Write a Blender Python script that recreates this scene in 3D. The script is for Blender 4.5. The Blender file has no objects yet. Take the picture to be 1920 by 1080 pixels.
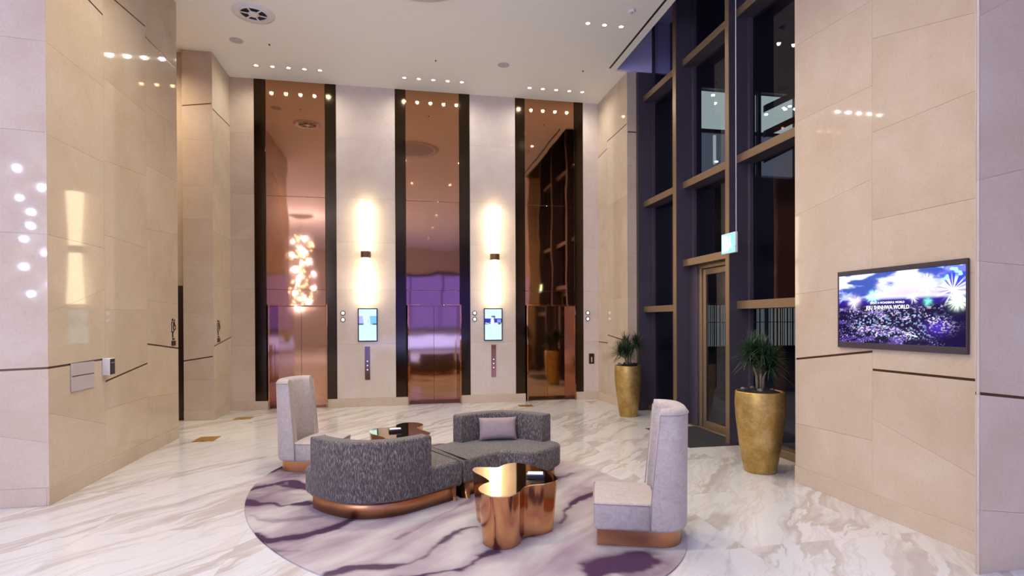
import bpy, bmesh, math, random
import numpy as np
from mathutils import Vector, Matrix, noise as mnoise

random.seed(7)
rng = np.random.default_rng(11)
scene = bpy.context.scene
COL = scene.collection

# ------------------------------------------------------------------ camera
F_PX, V0 = 1048.05, 606.16
A, P, RL = 0.193, -0.0048, -0.0040
EYE = Vector((0, 0, 1.7))
fw = Vector((math.sin(A) * math.cos(P), math.cos(A) * math.cos(P), math.sin(P)))
rt0 = Vector((math.cos(A), -math.sin(A), 0))
up0 = rt0.cross(fw)
rt = math.cos(RL) * rt0 + math.sin(RL) * up0
up = -math.sin(RL) * rt0 + math.cos(RL) * up0
cam_data = bpy.data.cameras.new('camera')
cam = bpy.data.objects.new('camera', cam_data)
COL.objects.link(cam)
cam.matrix_world = Matrix(((rt.x, up.x, -fw.x, EYE.x), (rt.y, up.y, -fw.y, EYE.y), (rt.z, up.z, -fw.z, EYE.z), (0, 0, 0, 1)))
cam_data.sensor_width = 36
cam_data.lens = F_PX / 1920 * 36
cam_data.shift_y = (V0 - 540) / 1920
cam_data.clip_end = 200
scene.camera = cam

# ------------------------------------------------------------------ world, exposure
world = bpy.data.worlds.new('night')
scene.world = world
world.use_nodes = True
world.node_tree.nodes['Background'].inputs[0].default_value = (0.022, 0.020, 0.040, 1)
world.node_tree.nodes['Background'].inputs[1].default_value = 1.0
scene.view_settings.view_transform = 'Standard'
scene.view_settings.look = 'None'
scene.view_settings.gamma = 1
scene.view_settings.use_curve_mapping = False
scene.view_settings.exposure = 0.36
scene.cycles.use_denoising = True
scene.cycles.max_bounces = 8
scene.cycles.diffuse_bounces = 4
scene.cycles.glossy_bounces = 5
scene.cycles.transparent_max_bounces = 12
scene.cycles.caustics_reflective = False
scene.cycles.caustics_refractive = False
scene.cycles.sample_clamp_indirect = 4.0

# lamp settings, used by the lamps' builders further down
WARM = (1.0, 0.80, 0.60)
NEUT = (1.0, 0.885, 0.70)
COOL = (0.62, 0.65, 1.0)
W_LIFT, W_SEAT, W_HALL, W_SPOT4, W_CHAND = 15.0, 220.0, 165.0, 20.0, 600.0

# ------------------------------------------------------------------ room numbers (metres)
CEIL = 6.363
YW, XL, Y1, Y2, XR, YR = 11.4876, -3.2314, 5.912, 8.98, 4.0377, 5.182
YP, XP, XS, YS = 10.488, -3.2138, 4.1517, 9.901
XPR, YPR = 3.734, 3.05
XC, XG = 4.35, 4.70     # inner face of window columns, glass plane

# ------------------------------------------------------------------ helpers
class MB:
    def __init__(self): self.v, self.f, self.sm = [], [], []
    def face(self, idx, smooth=False): self.f.append(tuple(idx)); self.sm.append(smooth)
    def box(self, x0, x1, y0, y1, z0, z1):
        n = len(self.v)
        self.v += [(x, y, z) for z in (z0, z1) for y in (y0, y1) for x in (x0, x1)]
        for q in ((0, 2, 3, 1), (4, 5, 7, 6), (0, 1, 5, 4), (2, 6, 7, 3), (0, 4, 6, 2), (1, 3, 7, 5)):
            self.face([n + i for i in q])
        return self
    def poly_prism(self, poly, fn0, fn1, smooth=False):
        """poly: list of 2-D points; fn0/fn1 map a 2-D point to the two end faces"""
        n, k = len(self.v), len(poly)
        self.v += [tuple(fn0(p)) for p in poly] + [tuple(fn1(p)) for p in poly]
        self.face(list(range(n + k - 1, n - 1, -1)))
        self.face(list(range(n + k, n + 2 * k)))
        for i in range(k):
            j = (i + 1) % k
            self.face((n + i, n + j, n + k + j, n + k + i), smooth)
        return self
    def prism(self, poly, z0, z1, smooth=False):
        return self.poly_prism(poly, lambda p: (p[0], p[1], z0), lambda p: (p[0], p[1], z1), smooth)
    def lathe(self, prof, seg=32, c=(0, 0, 0), cap=True, smooth=True):
        n = len(self.v)
        for r, z in prof:
            for i in range(seg):
                a = 2 * math.pi * i / seg
                self.v.append((c[0] + r * math.cos(a), c[1] + r * math.sin(a), c[2] + z))
        for k in range(len(prof) - 1):
            for i in range(seg):
                j = (i + 1) % seg
                self.face((n + k * seg + i, n + k * seg + j, n + (k + 1) * seg + j, n + (k + 1) * seg + i), smooth)
        if cap:
            self.face([n + i for i in range(seg - 1, -1, -1)])
            m = n + (len(prof) - 1) * seg
            self.face([m + i for i in range(seg)])
        return self
    def tube(self, pts, radii, seg=8):
        n = len(self.v)
        pts = [Vector(p) for p in pts]
        for k, p in enumerate(pts):
            d = (pts[min(k + 1, len(pts) - 1)] - pts[max(k - 1, 0)]).normalized()
            a = d.cross(Vector((0.3, 0.9, 0.2))).normalized(); b = d.cross(a)
            for i in range(seg):
                t = 2 * math.pi * i / seg
                self.v.append(tuple(p + radii[k] * (math.cos(t) * a + math.sin(t) * b)))
        for k in range(len(pts) - 1):
            for i in range(seg):
                j = (i + 1) % seg
                self.face((n + k * seg + i, n + k * seg + j, n + (k + 1) * seg + j, n + (k + 1) * seg + i), True)
        self.face([n + i for i in range(seg - 1, -1, -1)])
        m = n + (len(pts) - 1) * seg
        self.face([m + i for i in range(seg)])
        return self
    def mesh(self, name):
        me = bpy.data.meshes.new(name)
        me.from_pydata(self.v, [], self.f)
        me.polygons.foreach_set('use_smooth', self.sm)
        bm = bmesh.new(); bm.from_mesh(me)
        bmesh.ops.recalc_face_normals(bm, faces=bm.faces)
        bm.to_mesh(me); bm.free()
        return me
    def build(self, name, mat, parent=None, bevel=0, seg=2, subsurf=0):
        o = bpy.data.objects.new(name, self.mesh(name))
        o.data.materials.append(mat)
        COL.objects.link(o)
        if parent: o.parent = parent
        if bevel:
            m = o.modifiers.new('bevel', 'BEVEL'); m.width = bevel; m.segments = seg; m.limit_method = 'ANGLE'; m.angle_limit = math.radians(40)
            m.harden_normals = False
            for p in o.data.polygons: p.use_smooth = True
            o.data.set_sharp_from_angle(angle=math.radians(60)) if seg < 2 else None
        if subsurf:
            m = o.modifiers.new('subsurf', 'SUBSURF'); m.levels = subsurf; m.render_levels = subsurf
        return o

def tag(o, label=None, cat=None, group=None, kind=None):
    if label: o['label'] = label
    if cat: o['category'] = cat
    if group: o['group'] = group
    if kind: o['kind'] = kind
    return o

def thing(name, label, cat, loc=(0, 0, 0), rz=0, group=None):
    o = bpy.data.objects.new(name, None)
    o.empty_display_size = 0.1
    COL.objects.link(o)
    o.location = loc; o.rotation_euler = (0, 0, rz)
    return tag(o, label, cat, group)

def dup(root, loc, rz, label, group=None):
    r = root.copy(); COL.objects.link(r); r.location = loc; r.rotation_euler = (0, 0, rz); r['label'] = label
    if group: r['group'] = group
    for ch in list(root.children):
        c = ch.copy(); COL.objects.link(c); c.parent = r
        for g in list(ch.children):
            d = g.copy(); COL.objects.link(d); d.parent = c
    return r

def structure(o, label):
    o['kind'] = 'structure'; o['label'] = label
    return o

def spline(pts, n, closed=True):
    """Catmull-Rom through 2-D points, n samples per span"""
    out, k = [], len(pts)
    for i in range(k if closed else k - 1):
        if closed: p0, p1, p2, p3 = pts[i - 1], pts[i], pts[(i + 1) % k], pts[(i + 2) % k]
        else: p0, p1, p2, p3 = pts[max(i - 1, 0)], pts[i], pts[i + 1], pts[min(i + 2, k - 1)]
        for s in range(n):
            t = s / n
            out.append(tuple(0.5 * (2 * p1[c] + (p2[c] - p0[c]) * t + (2 * p0[c] - 5 * p1[c] + 4 * p2[c] - p3[c]) * t * t
                       + (3 * p1[c] - p0[c] - 3 * p2[c] + p3[c]) * t ** 3) for c in (0, 1)))
    if not closed: out.append(tuple(pts[-1]))
    return out

def offset_poly(poly, d):
    """inset (d>0) of a counter-clockwise polygon along averaged normals"""
    out, k = [], len(poly)
    for i in range(k):
        a, b = Vector(poly[i - 1]), Vector(poly[(i + 1) % k])
        t = (b - a).normalized(); nrm = Vector((-t.y, t.x))
        out.append((poly[i][0] + nrm.x * d, poly[i][1] + nrm.y * d))
    return out

def text_mesh(name, body, size, mat, matrix, parent, width=None):
    cu = bpy.data.curves.new(name, 'FONT'); cu.body = body; cu.size = size; cu.align_x = 'CENTER'; cu.extrude = 0.0004; cu.offset = size * 0.010
    tmp = bpy.data.objects.new(name, cu); COL.objects.link(tmp)
    bpy.context.view_layer.update()
    me = bpy.data.meshes.new_from_object(tmp.evaluated_get(bpy.context.evaluated_depsgraph_get()))
    bpy.data.objects.remove(tmp)
    xs = [v.co.x for v in me.vertices]
    s = width / (max(xs) - min(xs)) if width else 1
    for v in me.vertices: v.co.x *= s
    me.transform(matrix)
    me.materials.clear(); me.materials.append(mat)
    o = bpy.data.objects.new(name, me); COL.objects.link(o); o.parent = parent
    return o

# ------------------------------------------------------------------ materials
class NT:
    def __init__(self, name):
        self.m = bpy.data.materials.new(name); self.m.use_nodes = True
        self.t = self.m.node_tree; self.t.nodes.clear()
        self.out = self.t.nodes.new('ShaderNodeOutputMaterial')
    def n(self, typ, **kw):
        nd = self.t.nodes.new(typ)
        ins = kw.pop('ins', {})
        for k, v in kw.items(): setattr(nd, k, v)
        for k, v in ins.items():
            if hasattr(v, 'bl_rna') or isinstance(v, bpy.types.NodeSocket): self.t.links.new(v, nd.inputs[k])
            else: nd.inputs[k].default_value = v
        return nd
    def link(self, a, b): self.t.links.new(a, b)
    def math(self, op, a, b=0.0, clamp=False): return self.n('ShaderNodeMath', operation=op, use_clamp=clamp, ins={0: a, 1: b}).outputs[0]
    def ramp(self, fac, stops):
        r = self.n('ShaderNodeValToRGB', ins={0: fac}); e = r.color_ramp.elements
        while len(e) < len(stops): e.new(0.5)
        for el, (p, c) in zip(e, stops):
            el.position = p; el.color = c if len(c) == 4 else (*c, 1)
        return r.outputs[0]
    def mix(self, fac, a, b, typ='MIX'):
        m = self.n('ShaderNodeMix', data_type='RGBA', blend_type=typ)
        for k, v in ((0, fac), (6, a), (7, b)):
            if isinstance(v, bpy.types.NodeSocket): self.t.links.new(v, m.inputs[k])
            else: m.inputs[k].default_value = v if k == 0 or len(v) == 4 else (*v, 1)
        return m.outputs[2]
    def noise(self, vec, scale, detail=3, rough=0.5, dist=0.0):
        return self.n('ShaderNodeTexNoise', ins={'Vector': vec, 'Scale': scale, 'Detail': detail, 'Roughness': rough, 'Distortion': dist}).outputs[0]
    def pos(self): return self.n('ShaderNodeNewGeometry').outputs['Position']
    def obj(self): return self.n('ShaderNodeTexCoord').outputs['Object']
    def vmath(self, op, a, b):
        return self.n('ShaderNodeVectorMath', operation=op, ins={0: a, 1: b}).outputs[0]
    def bsdf(self, **ins):
        b = self.n('ShaderNodeBsdfPrincipled')
        for k, v in ins.items():
            k = k.replace('_', ' ')
            if isinstance(v, bpy.types.NodeSocket): self.t.links.new(v, b.inputs[k])
            else: b.inputs[k].default_value = (*v, 1) if isinstance(v, tuple) and len(v) == 3 else v
        self.link(b.outputs[0], self.out.inputs[0])
        return b

def plain(name, col, rough=0.5, metal=0.0, var=0.06, scale=8.0, bump=0.0, **kw):
    t = NT(name)
    nz = t.noise(t.obj(), scale, 3)
    c = t.mix(nz, tuple(x * (1 - var) for x in col), tuple(min(1, x * (1 + var)) for x in col))
    b = t.bsdf(Base_Color=c, Roughness=rough, Metallic=metal, **kw)
    if bump:
        bp = t.n('ShaderNodeBump', ins={'Strength': bump, 'Distance': 0.01, 'Height': nz})
        t.link(bp.outputs[0], b.inputs['Normal'])
    return t.m

def emitter(name, col, strength):
    t = NT(name)
    nz = t.noise(t.obj(), 6.0, 2)
    c = t.mix(nz, tuple(x * 0.97 for x in col), col)
    e = t.n('ShaderNodeEmission', ins={0: c, 1: strength})
    t.link(e.outputs[0], t.out.inputs[0])
    return t.m

def vcol_emitter(name, strength):
    t = NT(name)
    a = t.n('ShaderNodeAttribute', attribute_name='col')
    e = t.n('ShaderNodeEmission', ins={0: a.outputs['Color'], 1: strength})
    g = t.n('ShaderNodeBsdfGlossy', ins={'Color': (0.04, 0.04, 0.04, 1), 'Roughness': 0.1})
    s = t.n('ShaderNodeAddShader', ins={0: e.outputs[0], 1: g.outputs[0]})
    t.link(s.outputs[0], t.out.inputs[0])
    return t.m

def make_stone(name, stops):
    t = NT(name)
    rnd = t.n('ShaderNodeObjectInfo').outputs['Random']
    off = t.n('ShaderNodeCombineXYZ', ins={0: t.math('MULTIPLY', rnd, 17.0), 1: t.math('MULTIPLY', rnd, 31.0), 2: t.math('MULTIPLY', rnd, 23.0)}).outputs[0]
    p = t.vmath('ADD', t.pos(), off)
    n1 = t.noise(p, 1.6, 5, 0.55, 0.6)
    n2 = t.noise(p, 26.0, 4, 0.7, 1.5)
    n3 = t.noise(p, 5.0, 4, 0.6, 3.0)
    c = t.ramp(n1, stops)
    vein = t.math('SUBTRACT', 1.0, t.math('MULTIPLY', t.math('ABSOLUTE', t.math('SUBTRACT', n3, 0.5)), 30.0), clamp=True)
    c = t.mix(t.math('MULTIPLY', vein, 0.10), c, (0.42, 0.30, 0.22))
    fine = t.ramp(n2, [(0.30, (0.90, 0.89, 0.88)), (0.52, (1, 1, 1))])
    c = t.mix(0.8, c, fine, 'MULTIPLY')
    tone = t.math('ADD', 0.95, t.math('MULTIPLY', rnd, 0.07))
    tc = t.n('ShaderNodeCombineColor', ins={0: tone, 1: tone, 2: tone}).outputs[0]
    c = t.mix(1.0, c, tc, 'MULTIPLY')
    t.bsdf(Base_Color=c, Roughness=0.045, Specular_IOR_Level=0.27)
    return t.m

def make_marble():
    t = NT('white_marble')
    oc = t.n('ShaderNodeObjectInfo').outputs['Color']
    sep = t.n('ShaderNodeSeparateColor', ins={0: oc})
    off = t.n('ShaderNodeCombineXYZ', ins={0: t.math('MULTIPLY', sep.outputs[0], 3.0), 1: t.math('MULTIPLY', sep.outputs[1], 3.0), 2: t.math('MULTIPLY', sep.outputs[2], 5.0)}).outputs[0]
    p = t.vmath('ADD', t.pos(), off)
    mp = t.n('ShaderNodeMapping', ins={'Vector': p, 'Rotation': (0, 0, math.radians(-50))}).outputs[0]
    wob = t.n('ShaderNodeTexNoise', ins={'Vector': mp, 'Scale': 0.9, 'Detail': 4.0, 'Roughness': 0.6}).outputs['Color']
    w2 = t.vmath('ADD', mp, t.vmath('MULTIPLY', t.vmath('SUBTRACT', wob, (0.5, 0.5, 0.5)), (0.9, 0.45, 0)))
    st = t.vmath('MULTIPLY', w2, (0.20, 1.45, 1.0))
    n1 = t.noise(st, 1.5, 5, 0.55, 0.25)
    st2 = t.vmath('MULTIPLY', w2, (0.32, 2.6, 1.0))
    n2 = t.noise(st2, 1.6, 6, 0.62, 0.4)
    band = t.ramp(n1, [(0.50, (0, 0, 0)), (0.56, (1, 1, 1)), (0.585, (0.7, 0.7, 0.7)), (0.59, (0, 0, 0))])
    line = t.math('SUBTRACT', 1.0, t.math('MULTIPLY', t.math('ABSOLUTE', t.math('SUBTRACT', n2, 0.5)), 26.0), clamp=True)
    fine = t.noise(w2, 9.0, 6, 0.7, 1.6)
    fl = t.math('SUBTRACT', 1.0, t.math('MULTIPLY', t.math('ABSOLUTE', t.math('SUBTRACT', fine, 0.5)), 22.0), clamp=True)
    patch = t.ramp(t.noise(st, 0.9, 3, 0.5), [(0.42, (0, 0, 0)), (0.62, (1, 1, 1))])
    c = t.mix(t.noise(p, 0.8, 4), (0.62, 0.61, 0.595), (0.71, 0.705, 0.695))
    c = t.mix(t.math('MULTIPLY', patch, 0.22), c, (0.66, 0.58, 0.53))
    c = t.mix(t.math('MULTIPLY', t.n('ShaderNodeRGBToBW', ins={0: band}).outputs[0], 0.85), c, (0.46, 0.40, 0.355))
    c = t.mix(t.math('MULTIPLY', line, 0.40), c, (0.48, 0.42, 0.38))
    c = t.mix(t.math('MULTIPLY', t.math('MULTIPLY', fl, patch), 0.28), c, (0.55, 0.49, 0.46))
    t.bsdf(Base_Color=c, Roughness=0.16, Specular_IOR_Level=0.32)
    return t.m

def make_copper(name, col, rough, wav):
    t = NT(name)
    st = t.vmath('MULTIPLY', t.pos(), (1.0, 1.0, 0.7))
    n = t.noise(st, 1.3, 2, 0.4)
    n2 = t.noise(t.vmath('MULTIPLY', t.pos(), (60.0, 60.0, 1.0)), 4.0, 2, 0.5)
    c = t.mix(n2, tuple(x * 0.95 for x in col), tuple(min(1, x * 1.05) for x in col))
    b = t.bsdf(Base_Color=c, Metallic=1.0, Roughness=rough)
    bp = t.n('ShaderNodeBump', ins={'Strength': wav, 'Distance': 0.05, 'Height': n})
    t.link(bp.outputs[0], b.inputs['Normal'])
    return t.m

def make_tweed():
    t = NT('grey_tweed')
    o = t.obj()
    n1 = t.noise(t.vmath('MULTIPLY', o, (1.0, 1.0, 0.22)), 115.0, 3, 0.75)
    n2 = t.noise(t.vmath('MULTIPLY', o, (1.0, 1.0, 0.35)), 90.0, 2, 0.6)
    c = t.ramp(n1, [(0.38, (0.022, 0.017, 0.015)), (0.52, (0.088, 0.072, 0.060)), (0.68, (0.45, 0.39, 0.32))])
    c = t.mix(0.35, c, t.ramp(n2, [(0.35, (0.05, 0.041, 0.037)), (0.65, (0.19, 0.16, 0.145))]))
    b = t.bsdf(Base_Color=c, Roughness=0.9, Sheen_Weight=0.15)
    bp = t.n('ShaderNodeBump', ins={'Strength': 0.5, 'Distance': 0.004, 'Height': n1})
    t.link(bp.outputs[0], b.inputs['Normal'])
    return t.m

def make_velvet():
    t = NT('crushed_velvet')
    o = t.obj()
    n1 = t.noise(o, 14.0, 5, 0.7, 1.8)
    n2 = t.noise(o, 140.0, 2, 0.6)
    c = t.ramp(n1, [(0.3, (0.34, 0.28, 0.235)), (0.5, (0.43, 0.365, 0.31)), (0.72, (0.52, 0.455, 0.395))])
    c = t.mix(0.25, c, t.ramp(n2, [(0.3, (0.30, 0.25, 0.24)), (0.7, (0.72, 0.64, 0.61))]))
    b = t.bsdf(Base_Color=c, Roughness=0.75, Sheen_Weight=0.3, Sheen_Roughness=0.4, Sheen_Tint=(0.9, 0.85, 0.95))
    bp = t.n('ShaderNodeBump', ins={'Strength': 0.25, 'Distance': 0.006, 'Height': n1})
    t.link(bp.outputs[0], b.inputs['Normal'])
    return t.m

def make_rug():
    t = NT('wool_rug')
    a = t.n('ShaderNodeAttribute', attribute_name='vein').outputs['Fac']
    p = t.pos()
    mp = t.n('ShaderNodeMapping', ins={'Vector': p, 'Rotation': (0, 0, math.radians(-42))}).outputs[0]
    st = t.vmath('MULTIPLY', mp, (0.7, 2.0, 1.0))
    n1 = t.noise(st, 1.3, 3, 0.5, 0.5)
    fib = t.noise(p, 220.0, 2, 0.7)
    c = t.ramp(n1, [(0.28, (0.27, 0.185, 0.225)), (0.46, (0.41, 0.335, 0.35)), (0.62, (0.52, 0.475, 0.455))])
    fac = t.math('ADD', a, t.math('MULTIPLY', t.math('MULTIPLY', t.math('SUBTRACT', fib, 0.5), 0.8), t.math('MULTIPLY', a, t.math('SUBTRACT', 1.0, a))), clamp=True)
    c = t.mix(fac, c, (0.050, 0.013, 0.050))
    c = t.mix(0.30, c, t.ramp(fib, [(0.3, (0.55, 0.55, 0.55)), (0.7, (1.25, 1.25, 1.25))]), 'MULTIPLY')
    b = t.bsdf(Base_Color=c, Roughness=0.95)
    bp = t.n('ShaderNodeBump', ins={'Strength': 0.4, 'Distance': 0.003, 'Height': fib})
    t.link(bp.outputs[0], b.inputs['Normal'])
    return t.m

def make_gold():
    t = NT('gold_leaf')
    o = t.obj()
    n1 = t.noise(o, 5.0, 5, 0.65, 0.8)
    n2 = t.noise(t.vmath('MULTIPLY', o, (1, 1, 1.6)), 34.0, 4, 0.7, 1.0)
    c = t.ramp(n1, [(0.30, (0.36, 0.21, 0.055)), (0.5, (0.52, 0.34, 0.10)), (0.72, (0.66, 0.47, 0.19))])
    c = t.mix(0.5, c, t.ramp(n2, [(0.3, (0.55, 0.5, 0.4)), (0.55, (1, 1, 1))]), 'MULTIPLY')
    b = t.bsdf(Base_Color=c, Metallic=0.75, Roughness=0.42)
    bp = t.n('ShaderNodeBump', ins={'Strength': 0.25, 'Distance': 0.004, 'Height': n2})
    t.link(bp.outputs[0], b.inputs['Normal'])
    return t.m

def make_glass():
    t = NT('window_glass')
    lw = t.n('ShaderNodeFresnel', ins={0: 1.5})
    tr = t.n('ShaderNodeBsdfTransparent', ins={0: (0.80, 0.80, 0.86, 1)})
    gl = t.n('ShaderNodeBsdfGlossy', ins={0: (0.75, 0.75, 0.85, 1), 1: 0.015})
    bf = t.n('ShaderNodeNewGeometry').outputs['Backfacing']
    fac = t.math('MULTIPLY', lw.outputs[0], t.math('SUBTRACT', 1.0, bf))
    mx = t.n('ShaderNodeMixShader', ins={0: fac, 1: tr.outputs[0], 2: gl.outputs[0]})
    t.link(mx.outputs[0], t.out.inputs[0])
    return t.m

STONE = make_stone('polished_limestone', [(0.25, (0.54, 0.425, 0.305)), (0.55, (0.60, 0.49, 0.37)), (0.85, (0.65, 0.555, 0.445))])
STONE_PALE_LIT = make_stone('pale_lit_limestone', [(0.25, (0.61, 0.525, 0.44)), (0.55, (0.67, 0.59, 0.51)), (0.85, (0.72, 0.655, 0.58))])  # paler limestone, brightened in place of more cool light
MARBLE = make_marble()
COPPER = make_copper('copper_mirror', (0.52, 0.265, 0.145), 0.04, 0.08)
COPPER_DOOR = make_copper('copper_door', (0.54, 0.285, 0.15), 0.06, 0.05)
COPPER_BASE = make_copper('brushed_copper', (0.56, 0.27, 0.125), 0.36, 0.05)
COPPER_TABLE = make_copper('polished_rose_gold', (0.64, 0.325, 0.165), 0.12, 0.12)
TABLE_TOP = make_copper('polished_bronze_top', (0.80, 0.62, 0.36), 0.04, 0.02)
PILASTER = make_copper('dark_bronze_mirror', (0.062, 0.043, 0.025), 0.12, 0.05)
BRONZE = plain('bronze_strip', (0.13, 0.07, 0.037), 0.35, 0.8)
MULLION = plain('shaded_anodised', (0.080, 0.066, 0.090), 0.45, 0.3)  # purple-dark shade of the window sides put into the colour
CAP = plain('lit_bronze_anodised', (0.27, 0.19, 0.115), 0.42, 0.6)  # lighter copy for the room-lit faces, light put into the colour
PAINT = plain('ceiling_paint', (0.90, 0.90, 0.86), 0.8, 0, 0.015, 1.5)
COVE_LIT_PAINT = plain('cove_lit_paint', (0.60, 0.58, 0.88), 0.8, 0, 0.02)  # lilac cove light put into the paint colour, no lamp there
WHITE = plain('white_metal', (0.78, 0.77, 0.78), 0.45)
GRILLE = plain('grey_grille', (0.50, 0.50, 0.54), 0.6)
GROUT = plain('stone_grout', (0.20, 0.14, 0.10), 0.9)
BLACK = plain('black_gap', (0.012, 0.010, 0.010), 0.6)
DARKWOOD = plain('dark_brown_door', (0.022, 0.010, 0.006), 0.35)
BEZEL = plain('dark_bezel', (0.055, 0.045, 0.055), 0.35)
BLACKGLOSS = plain('black_plastic', (0.010, 0.010, 0.014), 0.2)
PAPER = plain('white_paper', (0.82, 0.82, 0.84), 0.6)
STEEL = plain('satin_steel', (0.62, 0.58, 0.56), 0.3, 0.9)
PLATE = plain('frosted_plate', (0.62, 0.56, 0.56), 0.22, 0.35)
BRASS = plain('brass_plate', (0.50, 0.29, 0.075), 0.4, 0.7)
MAT = plain('black_mat', (0.020, 0.020, 0.024), 0.95, 0, 0.3, 180.0, 0.4)
SIGN = plain('sign_bronze', (0.06, 0.035, 0.02), 0.4, 0.6)
TWEED, VELVET, RUG, GOLD, GLASS = make_tweed(), make_velvet(), make_rug(), make_gold(), make_glass()
PIPING = plain('velvet_piping', (0.36, 0.30, 0.28), 0.8)
PILLOW = plain('mauve_cotton', (0.31, 0.24, 0.232), 0.85, 0, 0.10, 60.0, 0.3)
LEAF = plain('dracaena_leaf', (0.022, 0.055, 0.020), 0.45, 0, 0.5, 3.0)
STEM = plain('dracaena_stem', (0.30, 0.22, 0.14), 0.8, 0, 0.35, 30.0)
MOSS = plain('dark_soil', (0.018, 0.017, 0.012), 0.95, 0, 0.5, 20.0, 0.5)
PEBBLE = plain('grey_pebble', (0.16, 0.14, 0.13), 0.6, 0, 0.3)
LAMP = emitter('lamp_lens', (1.0, 0.93, 0.84), 30.0)
SCONCE = emitter('sconce_shade', (1.0, 0.80, 0.52), 6.5)
DOT = emitter('button_light', (1.0, 0.95, 0.9), 1.6)
EXIT_G = emitter('exit_green', (0.16, 0.85, 0.68), 2.2)
EXIT_W = emitter('exit_white', (0.80, 1.0, 0.96), 4.5)
SCREEN = vcol_emitter('screen_picture', 1.0)
TEXTW = emitter('caption_white', (1, 1, 1), 1.3)
OUTLIT = emitter('lit_room', (0.62, 0.78, 0.70), 0.55)
OUTDIM = emitter('dim_room', (0.30, 0.36, 0.44), 0.22)
OUTLAMP = emitter('outdoor_lamp', (0.9, 1.0, 0.98), 9.0)
RODLIT = emitter('glowing_reflection_rod', (0.60, 0.72, 0.66), 0.22)  # glow standing in for a streaked reflection
FACADE = plain('night_facade', (0.05, 0.05, 0.06), 0.8)
PAVING = plain('terrace_paving', (0.07, 0.07, 0.08), 0.6)
PURPLE = emitter('purple_backlight', (0.17, 0.15, 1.0), 1.6)
LILAC = emitter('lilac_backlight', (0.20, 0.28, 1.0), 5.0)
CRYSTAL = emitter('crystal_drop', (1.0, 0.88, 0.70), 22.0)
HALLWALL = plain('hall_wall_stone', (0.58, 0.50, 0.46), 0.3)

# ------------------------------------------------------------------ stone walls: slabs with slanted joints
GAP = 0.0018
def slab_wall(parent, cols, place, z0=0.0, z1=CEIL, t=0.015, mat=None):
    """cols: (u0, u1, [(z_left, z_right, bronze)...]); place(u, z, d) -> world point, d = distance in front of the slabs' back"""
    umin, umax = min(c[0] for c in cols), max(c[1] for c in cols)
    for u0, u1, joints in cols:
        el = 0.0004 if u0 == umin else GAP / 2
        er = 0.0004 if u1 == umax else GAP / 2
        js = [(z0, z0, False)] + list(joints) + [(z1, z1, False)]
        for k in range(len(js) - 1):
            a, b = js[k], js[k + 1]
            ga = 0.010 if a[2] else GAP / 2
            gb = 0.010 if b[2] else GAP / 2
            poly = [(u0 + el, a[0] + ga), (u1 - er, a[1] + ga), (u1 - er, b[1] - gb), (u0 + el, b[0] - gb)]
            MB().poly_prism(poly, lambda p: place(p[0], p[1], 0), lambda p: place(p[0], p[1], t)).build('slab', mat or STONE, parent)
        for a in js:
            if a[2]:
                poly = [(u0 + GAP, a[0] - 0.0098), (u1 - GAP, a[1] - 0.0098), (u1 - GAP, a[1] + 0.0098), (u0 + GAP, a[0] + 0.0098)]
                MB().poly_prism(poly, lambda p: place(p[0], p[1], 0), lambda p: place(p[0], p[1], t - 0.004)).build('bronze_strip', BRONZE, parent)

T = 0.015
B = True
N = False
BASE = 0.168
def J(*a): return [(x, x, N) if not isinstance(x, tuple) else (x if len(x) == 3 else (x[0], x[1], N)) for x in a]

# left block (between the hall and the washroom corridor)
w = MB().box(-7.0, XL - T, Y1 + T, Y2 - T, 0, CEIL).build('wall_left', GROUT)
structure(w, 'beige polished stone wall on the left with staggered bronze strips')
px_ = lambda u, z, d: (XL - T + d, u, z)
slab_wall(w, [
    (Y1, 6.93, J((0.86, 0.575), (1.278, 1.294, B), (1.787, 2.06), 2.517, (3.446, 3.464), 4.3, (5.112, 5.09, B))),
    (6.93, 7.97, J((0.736, 0.73), (1.044, 1.169, B), (1.843, 1.85), (2.665, 2.647), (3.49, 3.58), 4.4, (5.37, 5.50, B))),
    (7.97, Y2, J((0.73, 0.657), (1.417, 1.314, B), (1.975, 1.964), (2.9, 2.98), (3.72, 3.76), (4.5, 4.55), (5.37, 5.394, B)))], px_, BASE)
py_ = lambda Y: (lambda u, z, d: (u, Y + T - d, z))
slab_wall(w, [(-3.23 - 1.04 * (k + 1), -3.23 - 1.04 * k, J((0.78 - .05 * k, 0.585), (1.24 + .03 * k, 1.278, B), (2.55, 2.518), (3.51, 3.459), (4.35, 4.3), (5.3, 5.25, B))) for k in range(3)], py_(Y1), BASE)
b = MB().box(XL - T, XL + 0.008, Y1 - 0.008, Y2, 0, BASE).build('baseboard_left', STONE, None, 0.002, 1)
structure(b, 'low stone plinth along the foot of the left wall')
b = MB().box(-6.4, XL - T, Y1 - 0.008, Y1 + T, 0, BASE).build('baseboard_left_front', STONE, None, 0.002, 1)
structure(b, 'low stone plinth under the lilac lit wall face at the far left')

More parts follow.
